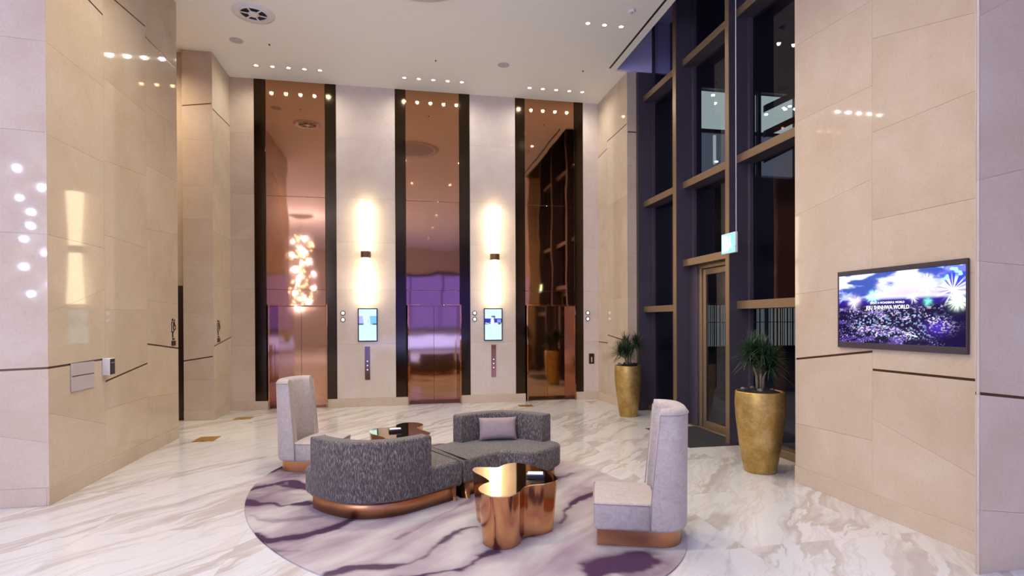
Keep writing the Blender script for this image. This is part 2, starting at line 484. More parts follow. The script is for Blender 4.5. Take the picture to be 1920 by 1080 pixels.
# pier beside the corridor
w = MB().box(-3.692 + T, XP - T, YP + T, YW + 0.3, 0, CEIL).build('wall_pier', GROUT)
structure(w, 'narrow stone pier left of the elevators with washroom sign on its side')
slab_wall(w, [(-3.692, XP, J(0.705, (1.029, 1.103, B), 1.843, 2.674, 3.469, 4.044, 4.837, (5.403, 5.473, B)))], py_(YP), BASE)
slab_wall(w, [(YP, YW, J((0.72, 0.70), (1.275, 1.406, B), 2.33, 3.265, 4.146, (5.385, 5.42, B)))], lambda u, z, d: (XP - T + d, u, z), BASE)
b = MB().box(-3.692, XP + 0.008, YP - 0.008, YW, 0, BASE).build('baseboard_pier', STONE, None, 0.002, 1)
structure(b, 'low stone plinth around the narrow pier')
w = MB().box(-7.0, -3.692, YP + 0.12, YP + 0.42, 0, CEIL).build('wall_corridor', STONE)
structure(w, 'set back stone wall at the end of the washroom corridor')
w = MB().box(-7.2, -7.0, Y1, YP + 0.42, 0, CEIL).build('wall_corridor_end', STONE)
structure(w, 'far end wall of the washroom corridor')
d5 = MB().box(-4.62, -3.70, YP + 0.07, YP + 0.12, 0, 2.327).build('door_5', DARKWOOD, None, 0.004)
structure(d5, 'tall dark brown washroom door half hidden in the corridor')
MB().box(-4.50, -4.46, YP + 0.03, YP + 0.07, 0.95, 1.20).build('door_handle', STEEL, d5, 0.008)

# elevator wall
w = MB().box(XP, XS + 0.3, YW + 0.42, YW + 0.6, 0, CEIL).box(XP, -2.60, YW + T, YW + 0.42, 0, CEIL).box(-1.46, 0.05, YW + T, YW + 0.42, 0, CEIL) \
        .box(1.17, 2.51, YW + T, YW + 0.42, 0, CEIL).box(3.63, XS + 0.3, YW + T, YW + 0.42, 0, CEIL)
for x0, x1 in ((-2.60, -1.46), (0.05, 1.17), (2.51, 3.63)): w.box(x0, x1, YW + 0.03, YW + 0.42, 2.02, CEIL)
w = w.build('wall_back', GROUT)
structure(w, 'pale stone elevator wall with three tall copper bays')
ej = J(1.245, 2.33, 3.265, 4.146, 5.313)
slab_wall(w, [(XP, -2.787, ej)], py_(YW), BASE)  # tan stone here: warm corridor light put into the panel colour
slab_wall(w, [(-1.272, -0.138, ej), (1.371, 2.325, ej), (3.81, XS, ej)], py_(YW), BASE, mat=STONE_PALE_LIT)
for k, (x0, x1) in enumerate(((XP, -2.525), (-1.465, 0.110), (1.165, 2.535), (3.622, XS))):
    b = MB().box(x0, x1, YW - 0.010, YW + T, 0, BASE).build('baseboard_back_%d' % (k + 1), STONE, None, 0.002, 1)
    structure(b, ('stone plinth left of the first elevator', 'stone plinth between first and second elevators', 'stone plinth between second and third elevators', 'stone plinth right of the third elevator')[k])

# far right return wall and strip by the window
w = MB().box(XS + T, XS + 0.25, YS + T, YW + 0.42, 0, CEIL + 0.9).build('wall_right_far', GROUT)
structure(w, 'narrow stone return wall behind the far planter')
slab_wall(w, [(10.95, YW, J((1.23, 1.235, B), 2.30, 3.25, 4.15, (5.236, 5.198, B))),
              (YS, 10.95, J((1.30, 1.397, B), (2.13, 2.14), 3.10, 4.05, (5.392, 5.379, B)))], lambda u, z, d: (XS + T - d, u, z), BASE)
slab_wall(w, [(XS, 4.335, J(1.20, 2.134, 2.956, 3.838, 4.608, (5.238, 5.238, B), 5.775))], py_(YS), BASE)
b = MB().box(XS - 0.008, 4.335, YS - 0.008, YW, 0, BASE).build('baseboard_right_far', STONE, None, 0.002, 1)
structure(b, 'stone plinth behind the far planter')

# television wall and near right pier
w = MB().box(XR + T, XR + 0.3, YPR + 0.2, YR - T, 0, CEIL + 0.9).box(XR + 0.3, 5.0, YR - 0.2, YR - T, 0, CEIL + 0.9).build('wall_right', GROUT)
structure(w, 'beige stone wall on the right carrying the television')
px2 = lambda u, z, d: (XR + T - d, u, z)
slab_wall(w, [(4.20, YR, J((0.636, 0.613), (1.417, 1.285, B), (2.01, 1.963), (2.929, 2.785), (3.743, 3.761), (4.486, 4.557), 5.4)),
              (YPR + 0.2, 4.20, J((0.55, 0.83), (1.259, 1.258, B), (2.034, 2.018), (2.567, 2.566), (3.335, 3.331), (3.88, 4.15), 5.0))], px2, BASE)
slab_wall(w, [(XR, 4.6, J(0.613, 1.285, 1.963, 2.785, 3.761, 4.557, 5.4))], lambda u, z, d: (u, YR - T + d, z), BASE)
b = MB().box(XR - 0.008, XR + T, YPR + 0.2, YR, 0, BASE).build('baseboard_right', STONE, None, 0.002, 1)
structure(b, 'stone plinth under the television wall')
w = MB().prism([(XPR + 0.03, YPR + 0.006), (9.0, YPR + 0.006), (9.0, YPR + 0.25), (XR + T, YPR + 0.25)], 0, CEIL).build('wall_right_front', GROUT)
structure(w, 'lilac lit stone pier face at the right edge')
slab_wall(w, [(XPR + 1.04 * k, XPR + 1.04 * (k + 1), J((0.429 - .05 * k, 0.30), (1.206, 1.09, B), (2.085, 2.02), (2.615, 2.87), (3.69, 4.26), 5.2)) for k in range(5)], lambda u, z, d: (u, YPR + 0.006 - d, z), 0.0, CEIL, 0.006)
ch0, ch1 = Vector((XPR + 0.004, YPR + 0.002)), Vector((XR + 0.12, YPR + 0.235))
chd = (ch1 - ch0).normalized(); chn = Vector((-chd.y, chd.x))
slab_wall(w, [(0.0, (ch1 - ch0).length, J(0.43, 1.2, 2.08, 2.62, 3.69, 5.2))], lambda u, z, d: (*(ch0 + chd * u + chn * (d - T)), z), 0.0)

# hall behind the photographer: closes the room
hw = MB().box(-10.2, -10, -14.0, Y1, 0, CEIL).build('wall_hall_left', HALLWALL); structure(hw, 'plain hall wall far behind on the left')
hw = MB().box(9.0, 9.2, -14.0, YPR + 0.2, 0, CEIL).build('wall_hall_right', HALLWALL); structure(hw, 'plain hall wall far behind on the right')
hw = MB().box(-10.2, 9.2, -14.2, -14.0, 0, CEIL).build('wall_hall_back', HALLWALL); structure(hw, 'hall wall behind the reception counter')
hw = MB().box(-10.2, -7.0, Y1, Y1 + 0.2, 0, CEIL).build('wall_hall_side', HALLWALL); structure(hw, 'plain hall wall beyond the left block')

# ------------------------------------------------------------------ floor
fl = MB().box(-10.2, 9.2, -14.2, YW + 0.45, -0.30, -0.021).build('floor', BLACK)
structure(fl, 'polished white marble floor with diagonal grey beige veins')
S = 1.25
tile_mesh = {}
for i in range(-5, 5):
    for j in range(0, 10):
        x0, y0 = i * S, j * S
        x1, y1 = min(x0 + S, 5.0), min(y0 + S, YW + 0.45)
        if x1 - x0 < 0.1 or y1 - y0 < 0.1: continue
        if x0 < -5.5: continue
        key = (round(x1 - x0, 3), round(y1 - y0, 3))
        if key not in tile_mesh:
            tile_mesh[key] = MB().box(0.0004, key[0] - 0.0004, 0.0004, key[1] - 0.0004, -0.02, 0).mesh('slab')
            tile_mesh[key].materials.append(MARBLE)
        o = bpy.data.objects.new('slab', tile_mesh[key]); COL.objects.link(o); o.parent = fl; o.location = (x0, y0, 0)
        a = 1.0 if x0 > 1.2 else 0.05
        o.color = (random.random() * a, random.random() * a, random.random() * a, 1)
rest = MB().box(-10.2, -5.0 - S * 0, -14.2, YW + 0.45, -0.02, 0).box(-5.0, 9.2, -14.2, 0, -0.02, 0).box(5.0, 9.2, 0, YPR + 0.2, -0.02, 0).build('marble_paving', MARBLE, fl)

# ------------------------------------------------------------------ ceiling with raised recess along the window
XE, YE = 3.93, 9.85
ce = MB().box(-10.2, XE, -14.2, YW + 0.6, CEIL, CEIL + 0.25).box(XE, 9.2, -14.2, YR - 0.02, CEIL, CEIL + 0.25).box(XE, XS + 0.3, YE + 0.06, YW + 0.6, CEIL, CEIL + 0.25).build('ceiling', PAINT)
structure(ce, 'smooth cream ceiling with raised recess along the window')
cv = MB().box(XE, 5.0, YR - 0.02, YE + 0.5, CEIL + 0.95, CEIL + 1.1).box(XE - 0.1, XE, YR - 0.02, YE + 0.06, CEIL + 0.25, CEIL + 1.1).box(XE, 5.0, YE, YE + 0.06, CEIL + 0.0, CEIL + 1.1).box(XE, 5.0, YR - 0.1, YR - 0.02, CEIL + 0.25, CEIL + 1.1).build('ceiling_recess', COVE_LIT_PAINT)
structure(cv, 'ceiling recess above the window wall, lilac light put into its colour')
sl = MB().box(3.765, 3.800, 5.3, 9.82, CEIL - 0.004, CEIL + 0.002).build('air_slot', BLACK); tag(sl, 'long thin black air slot in the ceiling beside the window', 'air vent')

# ------------------------------------------------------------------ window wall
for k, (ya, yb) in enumerate(((9.88, 9.98), (8.378, 8.488), (6.885, 6.975), (5.385, 5.475))):
    o = MB().box(XC + 0.012, XG + 0.05, ya, yb, 0, CEIL + 0.95).build('trim_%d' % (k + 1), MULLION)
    structure(o, ('dark window column beside the far stone return', 'dark window column left of the glass door', 'dark window column right of the glass door', 'dark window column hidden by the television wall')[k])
    MB().box(XC, XC + 0.012, ya, yb, 0, CEIL + 0.95).build('bronze_lit_cap', CAP, o, 0.002, 1)
    MB().box(XG - 0.07, XG - 0.01, ya - 0.05, ya, 0, CEIL + 0.95).build('glazing_bead', MULLION, o, 0.003, 1)
    MB().box(XG - 0.07, XG - 0.01, yb, yb + 0.05, 0, CEIL + 0.95).build('glazing_bead', MULLION, o, 0.003, 1)
bays = ((8.488, 9.88), (6.975, 8.378), (5.475, 6.885))
for k, (ya, yb) in enumerate(bays):
    tz = (1.90, 3.88, 5.86) if k != 1 else (2.62, 3.88, 5.86)
    root = thing('window_%d' % (k + 1), ('far bay of the tall night window beside the stone return', 'middle bay of the tall night window above the glass door', 'near bay of the tall night window behind the large planter')[k], None)
    root['kind'] = 'structure'
    edges = [0.0] + list(tz) + [CEIL + 0.95]
    for e in range(4):
        if k == 1 and e == 0: continue
        MB().box(XG - 0.006, XG + 0.006, ya, yb, edges[e], edges[e + 1]).build('pane', GLASS, root)
    for z in tz:
        MB().box(4.482, XG + 0.05, ya, yb, z - 0.055, z + 0.055).build('transom', MULLION, root)
        MB().box(4.47, 4.482, ya, yb, z - 0.055, z + 0.055).build('transom_lit_cap', CAP, root, 0.002, 1)
    if k != 1: MB().box(4.56, XG + 0.05, ya, yb, 0, 0.10).build('sill', CAP, root, 0.003, 1)
# glass door in the middle bay
d4 = thing('door_4', 'bronze framed glass door to the terrace behind the black mat', None); d4['kind'] = 'structure'
MB().box(4.58, XG + 0.05, 8.13, 8.378, 0, 2.565).build('side_post', MULLION, d4, 0.004)
MB().box(4.60, 4.66, 8.04, 8.13, 0, 2.52).build('door_jamb', CAP, d4, 0.004)
MB().box(4.60, 4.66, 6.975, 8.13, 2.50, 2.565).build('door_head', CAP, d4, 0.004)
MB().box(4.62, 4.66, 7.95, 8.035, 0.02, 2.49).build('stile', CAP, d4, 0.005)
MB().box(4.62, 4.66, 6.98, 7.065, 0.02, 2.49).build('stile', CAP, d4, 0.005)
MB().box(4.62, 4.66, 7.065, 7.95, 2.40, 2.49).build('top_rail', CAP, d4, 0.005)
MB().box(4.62, 4.66, 7.065, 7.95, 0.02, 0.13).build('bottom_rail', CAP, d4, 0.005)
MB().box(4.635, 4.645, 7.065, 7.95, 0.13, 2.40).build('pane', GLASS, d4)
MB().box(4.56, 4.70, 6.975, 8.378, 0, 0.02).build('threshold', CAP, d4, 0.003, 1)
h = MB().tube([(4.62, 7.12, 0.95), (4.57, 7.12, 0.95), (4.57, 7.12, 1.45), (4.62, 7.12, 1.45)], [0.012] * 4).build('door_handle', STEEL, d4)

# ------------------------------------------------------------------ elevators
def elevator(n, xa, xb, xc, xd, label):
    """pilasters xa..xb and xc..xd, copper bay xb..xc"""
    r = thing('door_%d' % n, label, None); r['kind'] = 'structure'
    MB().box(xa + 0.002, xb - 0.004, YW - 0.004, YW + T, BASE, CEIL).build('pilaster', PILASTER, r, 0.003, 1)
    MB().box(xc + 0.004, xd - 0.002, YW - 0.004, YW + T, BASE, CEIL).build('pilaster', PILASTER, r, 0.003, 1)
    for za, zb in ((2.02, 2.318), (2.322, 4.128), (4.132, CEIL)):
        MB().box(xb, xc, YW + 0.004, YW + 0.028, za, zb).build('copper_panel', COPPER, r, 0.002, 1)
    ia, ib = xb + 0.06, xc - 0.005
    ia = xb + 0.055
    ib = xc - 0.0
    fw_ = 0.028
    MB().box(ia - fw_, ia, YW - 0.035, YW + 0.40, 0, 2.03).build('door_jamb', COPPER, r, 0.003, 1)
    MB().box(ib, ib + fw_, YW - 0.035, YW + 0.40, 0, 2.03).build('door_jamb', COPPER, r, 0.003, 1)
    MB().box(ia, ib, YW - 0.035, YW + 0.40, 2.005, 2.03).build('door_head', COPPER, r, 0.003, 1)
    m = (ia + ib) / 2
    MB().box(ia, m - 0.003, YW + 0.36, YW + 0.40, 0.012, 2.005).build('door_leaf', COPPER_DOOR, r)
    MB().box(m + 0.003, ib, YW + 0.36, YW + 0.40, 0.012, 2.005).build('door_leaf', COPPER_DOOR, r)
    MB().box(ia, ib, YW + 0.10, YW + 0.40, 0.0, 0.012).build('sill', BRONZE, r)
    return r
elevator(1, -2.787, -2.575, -1.483, -1.272, 'leftmost elevator with copper doors behind the high back chair')
elevator(2, -0.138, 0.073, 1.151, 1.371, 'middle elevator with copper doors reflecting purple light')
elevator(3, 2.325, 2.532, 3.607, 3.81, 'rightmost elevator with copper doors nearest the far planter')

# ------------------------------------------------------------------ lamps
def lens_light(parent, power, color, angle=120, z=-0.03, rad=0.06):
    L = bpy.data.lights.new('lamp', 'SPOT'); L.energy = power; L.color = color; L.spot_size = math.radians(angle); L.spot_blend = 0.8; L.shadow_soft_size = rad
    o = bpy.data.objects.new('lamp', L); COL.objects.link(o); o.parent = parent; o.location = (0, 0, z)
    return o
def downlight(x, y, label, power, color, group, name='downlight', angle=130, rad=0.06):
    r = thing(name, label, 'ceiling light', (x, y, CEIL), 0, group)
    MB().lathe([(0.032, 0.0), (0.045, 0.0), (0.045, -0.006), (0.034, -0.008), (0.032, 0.0)], 20, cap=False).build('trim_ring', WHITE, r)
    MB().lathe([(0.033, -0.001), (0.033, -0.004)], 20).build('lens', LAMP, r)
    lens_light(r, power, color, angle, -0.02, rad)
    return r
ordn = ['first', 'second', 'third', 'fourth', 'fifth']
for row, xs, y in (('left elevator', (-2.595, -2.315, -2.037, -1.760, -1.486), 10.885), ('middle elevator', (0.051, 0.325, 0.602, 0.880, 1.156), 10.92), ('right elevator', (2.516, 2.793, 3.069, 3.345, 3.619), 10.94)):
    for i, x in enumerate(xs):
        downlight(x, y, '%s downlight from the left in the ceiling row above the %s' % (ordn[i], row), W_LIFT, (1.0, 0.92, 0.84), 'downlights above the elevators', 'downlight', 170, 0.03)
for i, x in enumerate((2.872, 3.150, 3.427)):
    downlight(x, 8.395, '%s of three downlights from the left near the ceiling slot' % ordn[i], W_SPOT4, NEUT, 'three downlights near the window', 'downlight', 140, 0.03)
for y, xs in ((6.5, (-1.9, 0.1, 1.7)), (3.7, (-0.9, 0.4, 1.6))):
    for x in xs:
        downlight(x, y, 'unseen ceiling downlight added to light the seating', W_SEAT * (1.0 if y > 5 else 0.68), NEUT, 'added downlights over the seating', 'seating_fill_light', 140, 0.05)  # unseen spots added to light the seating evenly
for x in (-6.5, -2.5, 1.5, 5.5):
    for y in (-1.8, -5.0, -9.0):
        downlight(x, y, 'unseen cool downlight added in the hall ceiling behind the camera', W_HALL, COOL, 'added hall downlights', 'hall_fill_light', 150, 0.05)  # unseen cool spots added to light the faces towards the hall
for x, lb in ((-4.3, 'corridor ceiling downlight nearer the pier'), (-5.7, 'corridor ceiling downlight farther left')):
    downlight(x, 9.6, lb, 210.0, WARM, 'corridor downlights', 'corridor_downlight', 150, 0.05)

def sconce(x, label):
    r = thing('wall_sconce', label, 'wall lamp', (x, YW - 0.145, 2.03), 0, 'trumpet shaped wall sconces between the elevators')
    MB().lathe([(0.134, 0.0), (0.122, 0.25), (0.106, 0.55), (0.092, 0.915)], 28).build('lower_shade', SCONCE, r)
    MB().lathe([(0.092, 1.04), (0.104, 1.40), (0.120, 1.75), (0.134, 2.0)], 28).build('upper_shade', SCONCE, r)
    MB().lathe([(0.094, 0.912), (0.097, 0.92), (0.097, 1.035), (0.094, 1.043)], 28).build('bronze_band', plain('pierced_bronze', (0.20, 0.10, 0.055), 0.45, 0.7, 0.9, 55.0, 0.6), r)
    MB().box(-0.03, 0.03, 0.08, 0.144, 0.93, 1.02).build('wall_bracket', BRONZE, r)
    return r
sconce(-0.706, 'glowing white double trumpet sconce between left and middle elevators')
sconce(1.862, 'glowing white double trumpet sconce between middle and right elevators')

# ------------------------------------------------------------------ ceiling fittings
r = thing('air_diffuser', 'round white air diffuser with spoked dark core in the ceiling', 'air vent', (-2.19, 9.06, CEIL))
MB().lathe([(0.20, -0.004), (0.30, -0.012), (0.305, 0.0)], 40, cap=False).build('flange', WHITE, r)
MB().lathe([(0.21, -0.004), (0.205, -0.03), (0.19, -0.03), (0.19, 0.0)], 40, cap=False).build('rim', WHITE, r)
MB().lathe([(0.19, -0.002), (0.19, -0.004)], 40).build('dark_core', BLACK, r)
MB().lathe([(0.02, -0.034), (0.075, -0.03), (0.08, -0.012)], 24).build('hub', WHITE, r)
for k in range(6):
    a = k * math.pi / 3 + 0.3
    c, s = math.cos(a), math.sin(a)
    MB().poly_prism([(0.07, -0.012), (0.195, -0.012), (0.195, 0.012), (0.07, 0.012)], lambda p: (c * p[0] - s * p[1], s * p[0] + c * p[1], -0.026), lambda p: (c * p[0] - s * p[1], s * p[0] + c * p[1], -0.018)).build('spoke', WHITE, r)
r = thing('ceiling_feature', 'large round white ceiling fitting just entering the top edge', 'ceiling fitting', (0.28, 7.56, CEIL))
MB().lathe([(0.55, -0.02), (0.68, -0.03), (0.69, 0.0)], 48, cap=False).build('flange', WHITE, r)
MB().lathe([(0.55, -0.005), (0.55, -0.02)], 48).build('grille', GRILLE, r)
for x, y, lb in ((-2.685, 9.99, 'grey round ceiling speaker near the left wall'), (1.826, 10.055, 'grey round ceiling speaker between middle and right downlight rows')):
    r = thing('ceiling_speaker', lb, 'speaker', (x, y, CEIL), 0, 'round ceiling speakers')
    MB().lathe([(0.100, 0.0), (0.112, -0.003), (0.115, 0.0)], 32, cap=False).build('rim', WHITE, r)
    MB().lathe([(0.102, -0.001), (0.102, -0.004)], 32).build('grille', GRILLE, r)
r = thing('smoke_detector', 'small white smoke detector on the ceiling near the slot', 'detector', (3.407, 7.93, CEIL))
MB().lathe([(0.055, 0.0), (0.055, -0.02), (0.04, -0.035)], 24).build('housing', WHITE, r)
MB().lathe([(0.022, -0.036), (0.018, -0.048)], 16).build('sensor_cap', GRILLE, r)
for x, y, lb in ((-2.18, 10.03, 'tiny dark sprinkler head in the ceiling right of the left speaker'), (0.602, 10.10, 'tiny dark sprinkler head in the ceiling above the middle elevator'), (3.329, 10.02, 'tiny dark sprinkler head in the ceiling above the right elevator')):
    r = thing('sprinkler_head', lb, 'sprinkler', (x, y, CEIL), 0, 'ceiling sprinklers')
    MB().lathe([(0.016, 0.0), (0.016, -0.004)], 14).build('rosette', BRONZE, r)
    MB().lathe([(0.006, -0.004), (0.010, -0.02)], 10).build('nozzle', BLACK, r)

# ------------------------------------------------------------------ wall-mounted things
def grid_screen(name, parent, nu, nv, fn, col_fn):
    """picture as coloured grid: fn(u,v)->point, col_fn(U,V)->rgb, U,V in 0..1 (v up)"""
    U, V = np.meshgrid(np.linspace(0, 1, nu), np.linspace(0, 1, nv))
    pts = np.array([fn(a, b_) for a, b_ in zip(U.ravel(), V.ravel())])
    idx = np.arange(nu * nv).reshape(nv, nu)
    q = np.stack([idx[:-1, :-1], idx[:-1, 1:], idx[1:, 1:], idx[1:, :-1]], -1).reshape(-1, 4)
    me = bpy.data.meshes.new(name); me.from_pydata(pts.tolist(), [], q.tolist())
    c = np.ones((nu * nv, 4), np.float32); c[:, :3] = np.clip(col_fn(U, V).reshape(-1, 3), 0, 4)
    at = me.color_attributes.new('col', 'FLOAT_COLOR', 'POINT'); at.data.foreach_set('color', c.ravel())
    me.materials.append(SCREEN)
    o = bpy.data.objects.new(name, me); COL.objects.link(o); o.parent = parent
    return o
def smooth(a, b_, x):
    t = np.clip((x - a) / (b_ - a), 0, 1); return t * t * (3 - 2 * t)
def vnoise(U, V, sx, sy, seed=0):
    g = np.random.default_rng(seed).random((64, 64))
    x, y = U * sx, V * sy
    i, j = np.floor(x).astype(int), np.floor(y).astype(int); fx, fy = x - i, y - j
    fx, fy = fx * fx * (3 - 2 * fx), fy * fy * (3 - 2 * fy)
    G = lambda a, b_: g[b_ % 64, a % 64]
    return (G(i, j) * (1 - fx) + G(i + 1, j) * fx) * (1 - fy) + (G(i, j + 1) * (1 - fx) + G(i + 1, j + 1) * fx) * fy
def fbm(U, V, sx, sy, seed=0):
    return sum(vnoise(U, V, sx * 2 ** k, sy * 2 ** k, seed + k) / 2 ** (k + 1) for k in range(4))

def tv_pic(U, V):
    c = np.zeros(U.shape + (3,))
    def put(m, col):
        nonlocal c
        c = c * (1 - m[..., None]) + np.array(col) * m[..., None]
    sky = smooth(0.60, 0.66, V)
    put(np.ones_like(U), (0.010, 0.006, 0.045))
    put(smooth(0.50, 0.60, V), (0.035, 0.015, 0.30))
    cl = fbm(U, V, 5, 9, 3)
    put(sky, (0.10, 0.12, 0.55)); put(sky * smooth(0.38, 0.56, cl + 0.14 * (1 - np.abs(U - 0.38) * 1.7)), (0.80, 0.84, 1.1))
    put(sky * smooth(0.50, 0.30, cl) * 0.9, (0.05, 0.10, 0.45))
    put(smooth(0.62, 0.70, V) * smooth(0.78, 0.70, V) * smooth(0.35, 0.6, U) * 0.5, (0.75, 0.45, 0.85))
    put(smooth(0.70, 0.95, U) * smooth(0.62, 0.8, V) * 0.8, (0.03, 0.06, 0.75))
    # resort lights: an oval of streets
    n = fbm(U, V, 64, 46, 9); n2 = vnoise(U, V, 110, 80, 21); n3 = fbm(U, V, 10, 14, 40)
    ell = ((U - 0.52) / 0.40) ** 2 + ((V - 0.26) / 0.20) ** 2
    ring = np.exp(-((np.sqrt(ell) - 0.72) / 0.22) ** 2) + np.exp(-((np.sqrt(ell) - 0.25) / 0.2) ** 2)
    low = smooth(0.56, 0.46, V)
    put(low * np.clip(ring, 0, 1) * smooth(0.50, 0.64, n), (0.38, 0.50, 0.85))
    put(low * np.clip(ring, 0, 1) * smooth(0.60, 0.72, n2) * smooth(0.45, 0.55, n3), (1.3, 1.15, 0.85))
    put(low * smooth(0.76, 0.86, n2) * smooth(0.35, 0.58, n3) * smooth(0.95, 0.6, U) * 0.9, (0.65, 0.65, 1.1))
    put(low * smooth(0.50, 0.62, n3) * 0.45 * smooth(0.9, 0.5, U), (0.18, 0.10, 0.55))
    put(np.exp(-((V - 0.48 - 0.05 * (U - .5)) / 0.03) ** 2) * smooth(0.5, 0.62, n) * 0.8, (0.55, 0.5, 0.8))
    put(np.exp(-((U - 0.82) / 0.08) ** 2 - ((V - 0.24) / 0.09) ** 2) * 0.7, (0.10, 0.03, 0.55))
    def burst(u, v, rr, col, rays, k, core):
        dx, dy = (U - u) * 1.75, V - v
        d = np.hypot(dx, dy); a = np.arctan2(dy, dx)
        wv = vnoise((a / 6.283 + .5), d * 0, rays, 1, k)
        m = smooth(rr, rr * 0.3, d) * smooth(0.42, 0.7, wv) * smooth(rr * .04, rr * .2, d)
        put(np.clip(m, 0, 1), col); put(np.exp(-(d / (rr * core)) ** 2), col)
    burst(0.32, 0.66, 0.13, (0.6, 1.2, 1.5), 30, 1, 0.45)
    burst(0.74, 0.80, 0.16, (1.3, 1.4, 1.5), 34, 2, 0.45)
    burst(0.92, 0.70, 0.24, (1.2, 1.2, 1.2), 46, 3, 0.15)
    burst(0.95, 0.56, 0.15, (1.0, 1.2, 1.0), 40, 4, 0.5)
    burst(0.64, 0.63, 0.11, (1.0, 0.95, 1.1), 40, 5, 0.3)
    burst(0.75, 0.57, 0.07, (0.25, 0.9, 0.75), 26, 6, 0.6)
    burst(0.15, 0.60, 0.14, (1.0, 0.85, 1.1), 30, 7, 0.5)
    burst(0.06, 0.68, 0.16, (0.5, 0.6, 1.3), 34, 8, 0.2)
    sp = smooth(0.62, 0.78, vnoise(U, V, 34, 26, 77)) * smooth(0.80, 0.88, U) * smooth(0.76, 0.85, V)
    put(sp, (0.45, 0.85, 1.3))
    d = np.abs((V - 0.13) + (U - 0.63) * 0.45)
    put(smooth(0.010, 0.003, d) * smooth(0.59, 0.6, U) * smooth(0.68, 0.67, U), (1.1, 1.1, 1.4))
    put(np.exp(-((U - 0.5) / 0.18) ** 2 - ((V - 0.55) / 0.06) ** 2) * 0.55, (0.02, 0.01, 0.10))
    return c
TVX = XR - 0.020
r = thing('television', 'wall mounted television showing fireworks over a night resort', 'television', (0, 0, 0))
ya, yb, za, zb = 3.339, 4.572, 1.440, 2.141
MB().box(TVX, XR - 0.001, ya, yb, za, zb).build('housing', BEZEL, r, 0.004, 1)
MB().box(TVX - 0.006, TVX, ya + 0.002, yb - 0.002, zb - 0.040, zb).build('top_bezel', BEZEL, r, 0.002, 1)
MB().box(TVX - 0.006, TVX, ya + 0.002, yb - 0.002, za, za + 0.050).build('bottom_bezel', BEZEL, r, 0.002, 1)
MB().box(TVX - 0.005, TVX, ya, ya + 0.014, za, zb).build('side_bezel', BEZEL, r, 0.002, 1)
MB().box(TVX - 0.005, TVX, yb - 0.014, yb, za, zb).build('side_bezel', BEZEL, r, 0.002, 1)
grid_screen('screen', r, 400, 230, lambda u, v: (TVX - 0.001, yb - 0.016 - u * (yb - ya - 0.032), za + 0.052 + v * (zb - za - 0.095)), tv_pic)
tvm = lambda y, z: Matrix(((0, 0, -1, TVX - 0.002), (-1, 0, 0, y), (0, 1, 0, z), (0, 0, 0, 1)))
text_mesh('caption', 'JEJU SHINHWA WORLD', 0.046, TEXTW, tvm(4.03, 1.785), r, 0.43)
text_mesh('caption', 'WHAT A WONDERFUL WORLD', 0.024, TEXTW, tvm(4.03, 1.832), r, 0.34)

def disp_pic(kind):
    def f(U, V):
        c = np.ones(U.shape + (3,)) * np.array((0.62, 0.90, 1.0))
        def put(m, col):
            nonlocal c
            c = c * (1 - m[..., None]) + np.array(col) * m[..., None]
        if kind == 0:
            band = smooth(0.50, 0.505, V) * smooth(0.79, 0.785, V)
            put(band * smooth(0.34 + (V - .5) * -.3, 0.26 + (V - .5) * -.3, U), (0.42, 0.42, 0.85))
            put(band * smooth(0.62 + (V - .5) * -.2, 0.70 + (V - .5) * -.2, U), (0.20, 0.50, 0.85))
            put(smooth(0.50, 0.505, V) * smooth(0.56, 0.53, V) * np.maximum(smooth(0.3, 0.2, U), smooth(0.75, 0.82, U)), (0.02, 0.10, 0.14))
            put(np.exp(-((U - .52) / .025) ** 2) * smooth(0.54, 0.58, V) * smooth(0.74, 0.66, V) * 0.8, (0.45, 0.35, 0.45))
        else:
            put(smooth(0.56, 0.565, V) * smooth(0.70, 0.695, V), (0.03, 0.03, 0.38))
            put(smooth(0.50, 0.505, V) * smooth(0.56, 0.555, V) * smooth(0.45, 0.6, fbm(U, V, 12, 30, 5)), (0.05, 0.08, 0.12))
            put(np.exp(-((U - .45) / .10) ** 4 - ((V - .60) / .10) ** 4), (0.95, 0.97, 1.0))
            put(np.exp(-((U - .50) / .13) ** 4 - ((V - .76) / .03) ** 4), (0.05, 0.08, 0.10))
            put(np.exp(-((U - .57) / .04) ** 4 - ((V - .70) / .08) ** 4) * 0.9, (0.05, 0.08, 0.10))
            put(smooth(.56, .57, V) * smooth(.67, .66, V) * smooth(.72, .74, U) * smooth(.98, .94, U) * 0.7, (0.35, 0.40, 0.85))
        put(smooth(0.08, 0.12, U) * smooth(0.92, 0.88, U) * np.exp(-((V - .40) / .012) ** 2) * 0.35, (0.35, 0.55, 0.6))
        put(smooth(0.45, 0.62, fbm(U, V, 5, 8, 31)) * smooth(.36, .3, V) * 0.30, (0.40, 0.68, 0.72))
        put(np.exp(-((U - .10) / .03) ** 2 - ((V - .94) / .012) ** 2) * 0.8, (0.15, 0.3, 0.4))
        return c
    return f
for k, (xa, xb, za, zb, lb) in enumerate(((-0.874, -0.495, 1.295, 1.958, 'portrait display with pale blue page under the left sconce'), (1.650, 2.040, 1.285, 1.958, 'portrait display with dark blue photo band under the right sconce'))):
    r = thing('wall_display', lb, 'display', (0, 0, 0), 0, 'portrait displays between the elevators')
    MB().box(xa, xb, YW - 0.022, YW - 0.001, za, zb).build('bezel', BLACKGLOSS, r, 0.003, 1)
    grid_screen('screen', r, 60, 100, lambda u, v: (xa + 0.02 + u * (xb - xa - 0.04), YW - 0.0235, za + 0.02 + v * (zb - za - 0.04)), disp_pic(k))
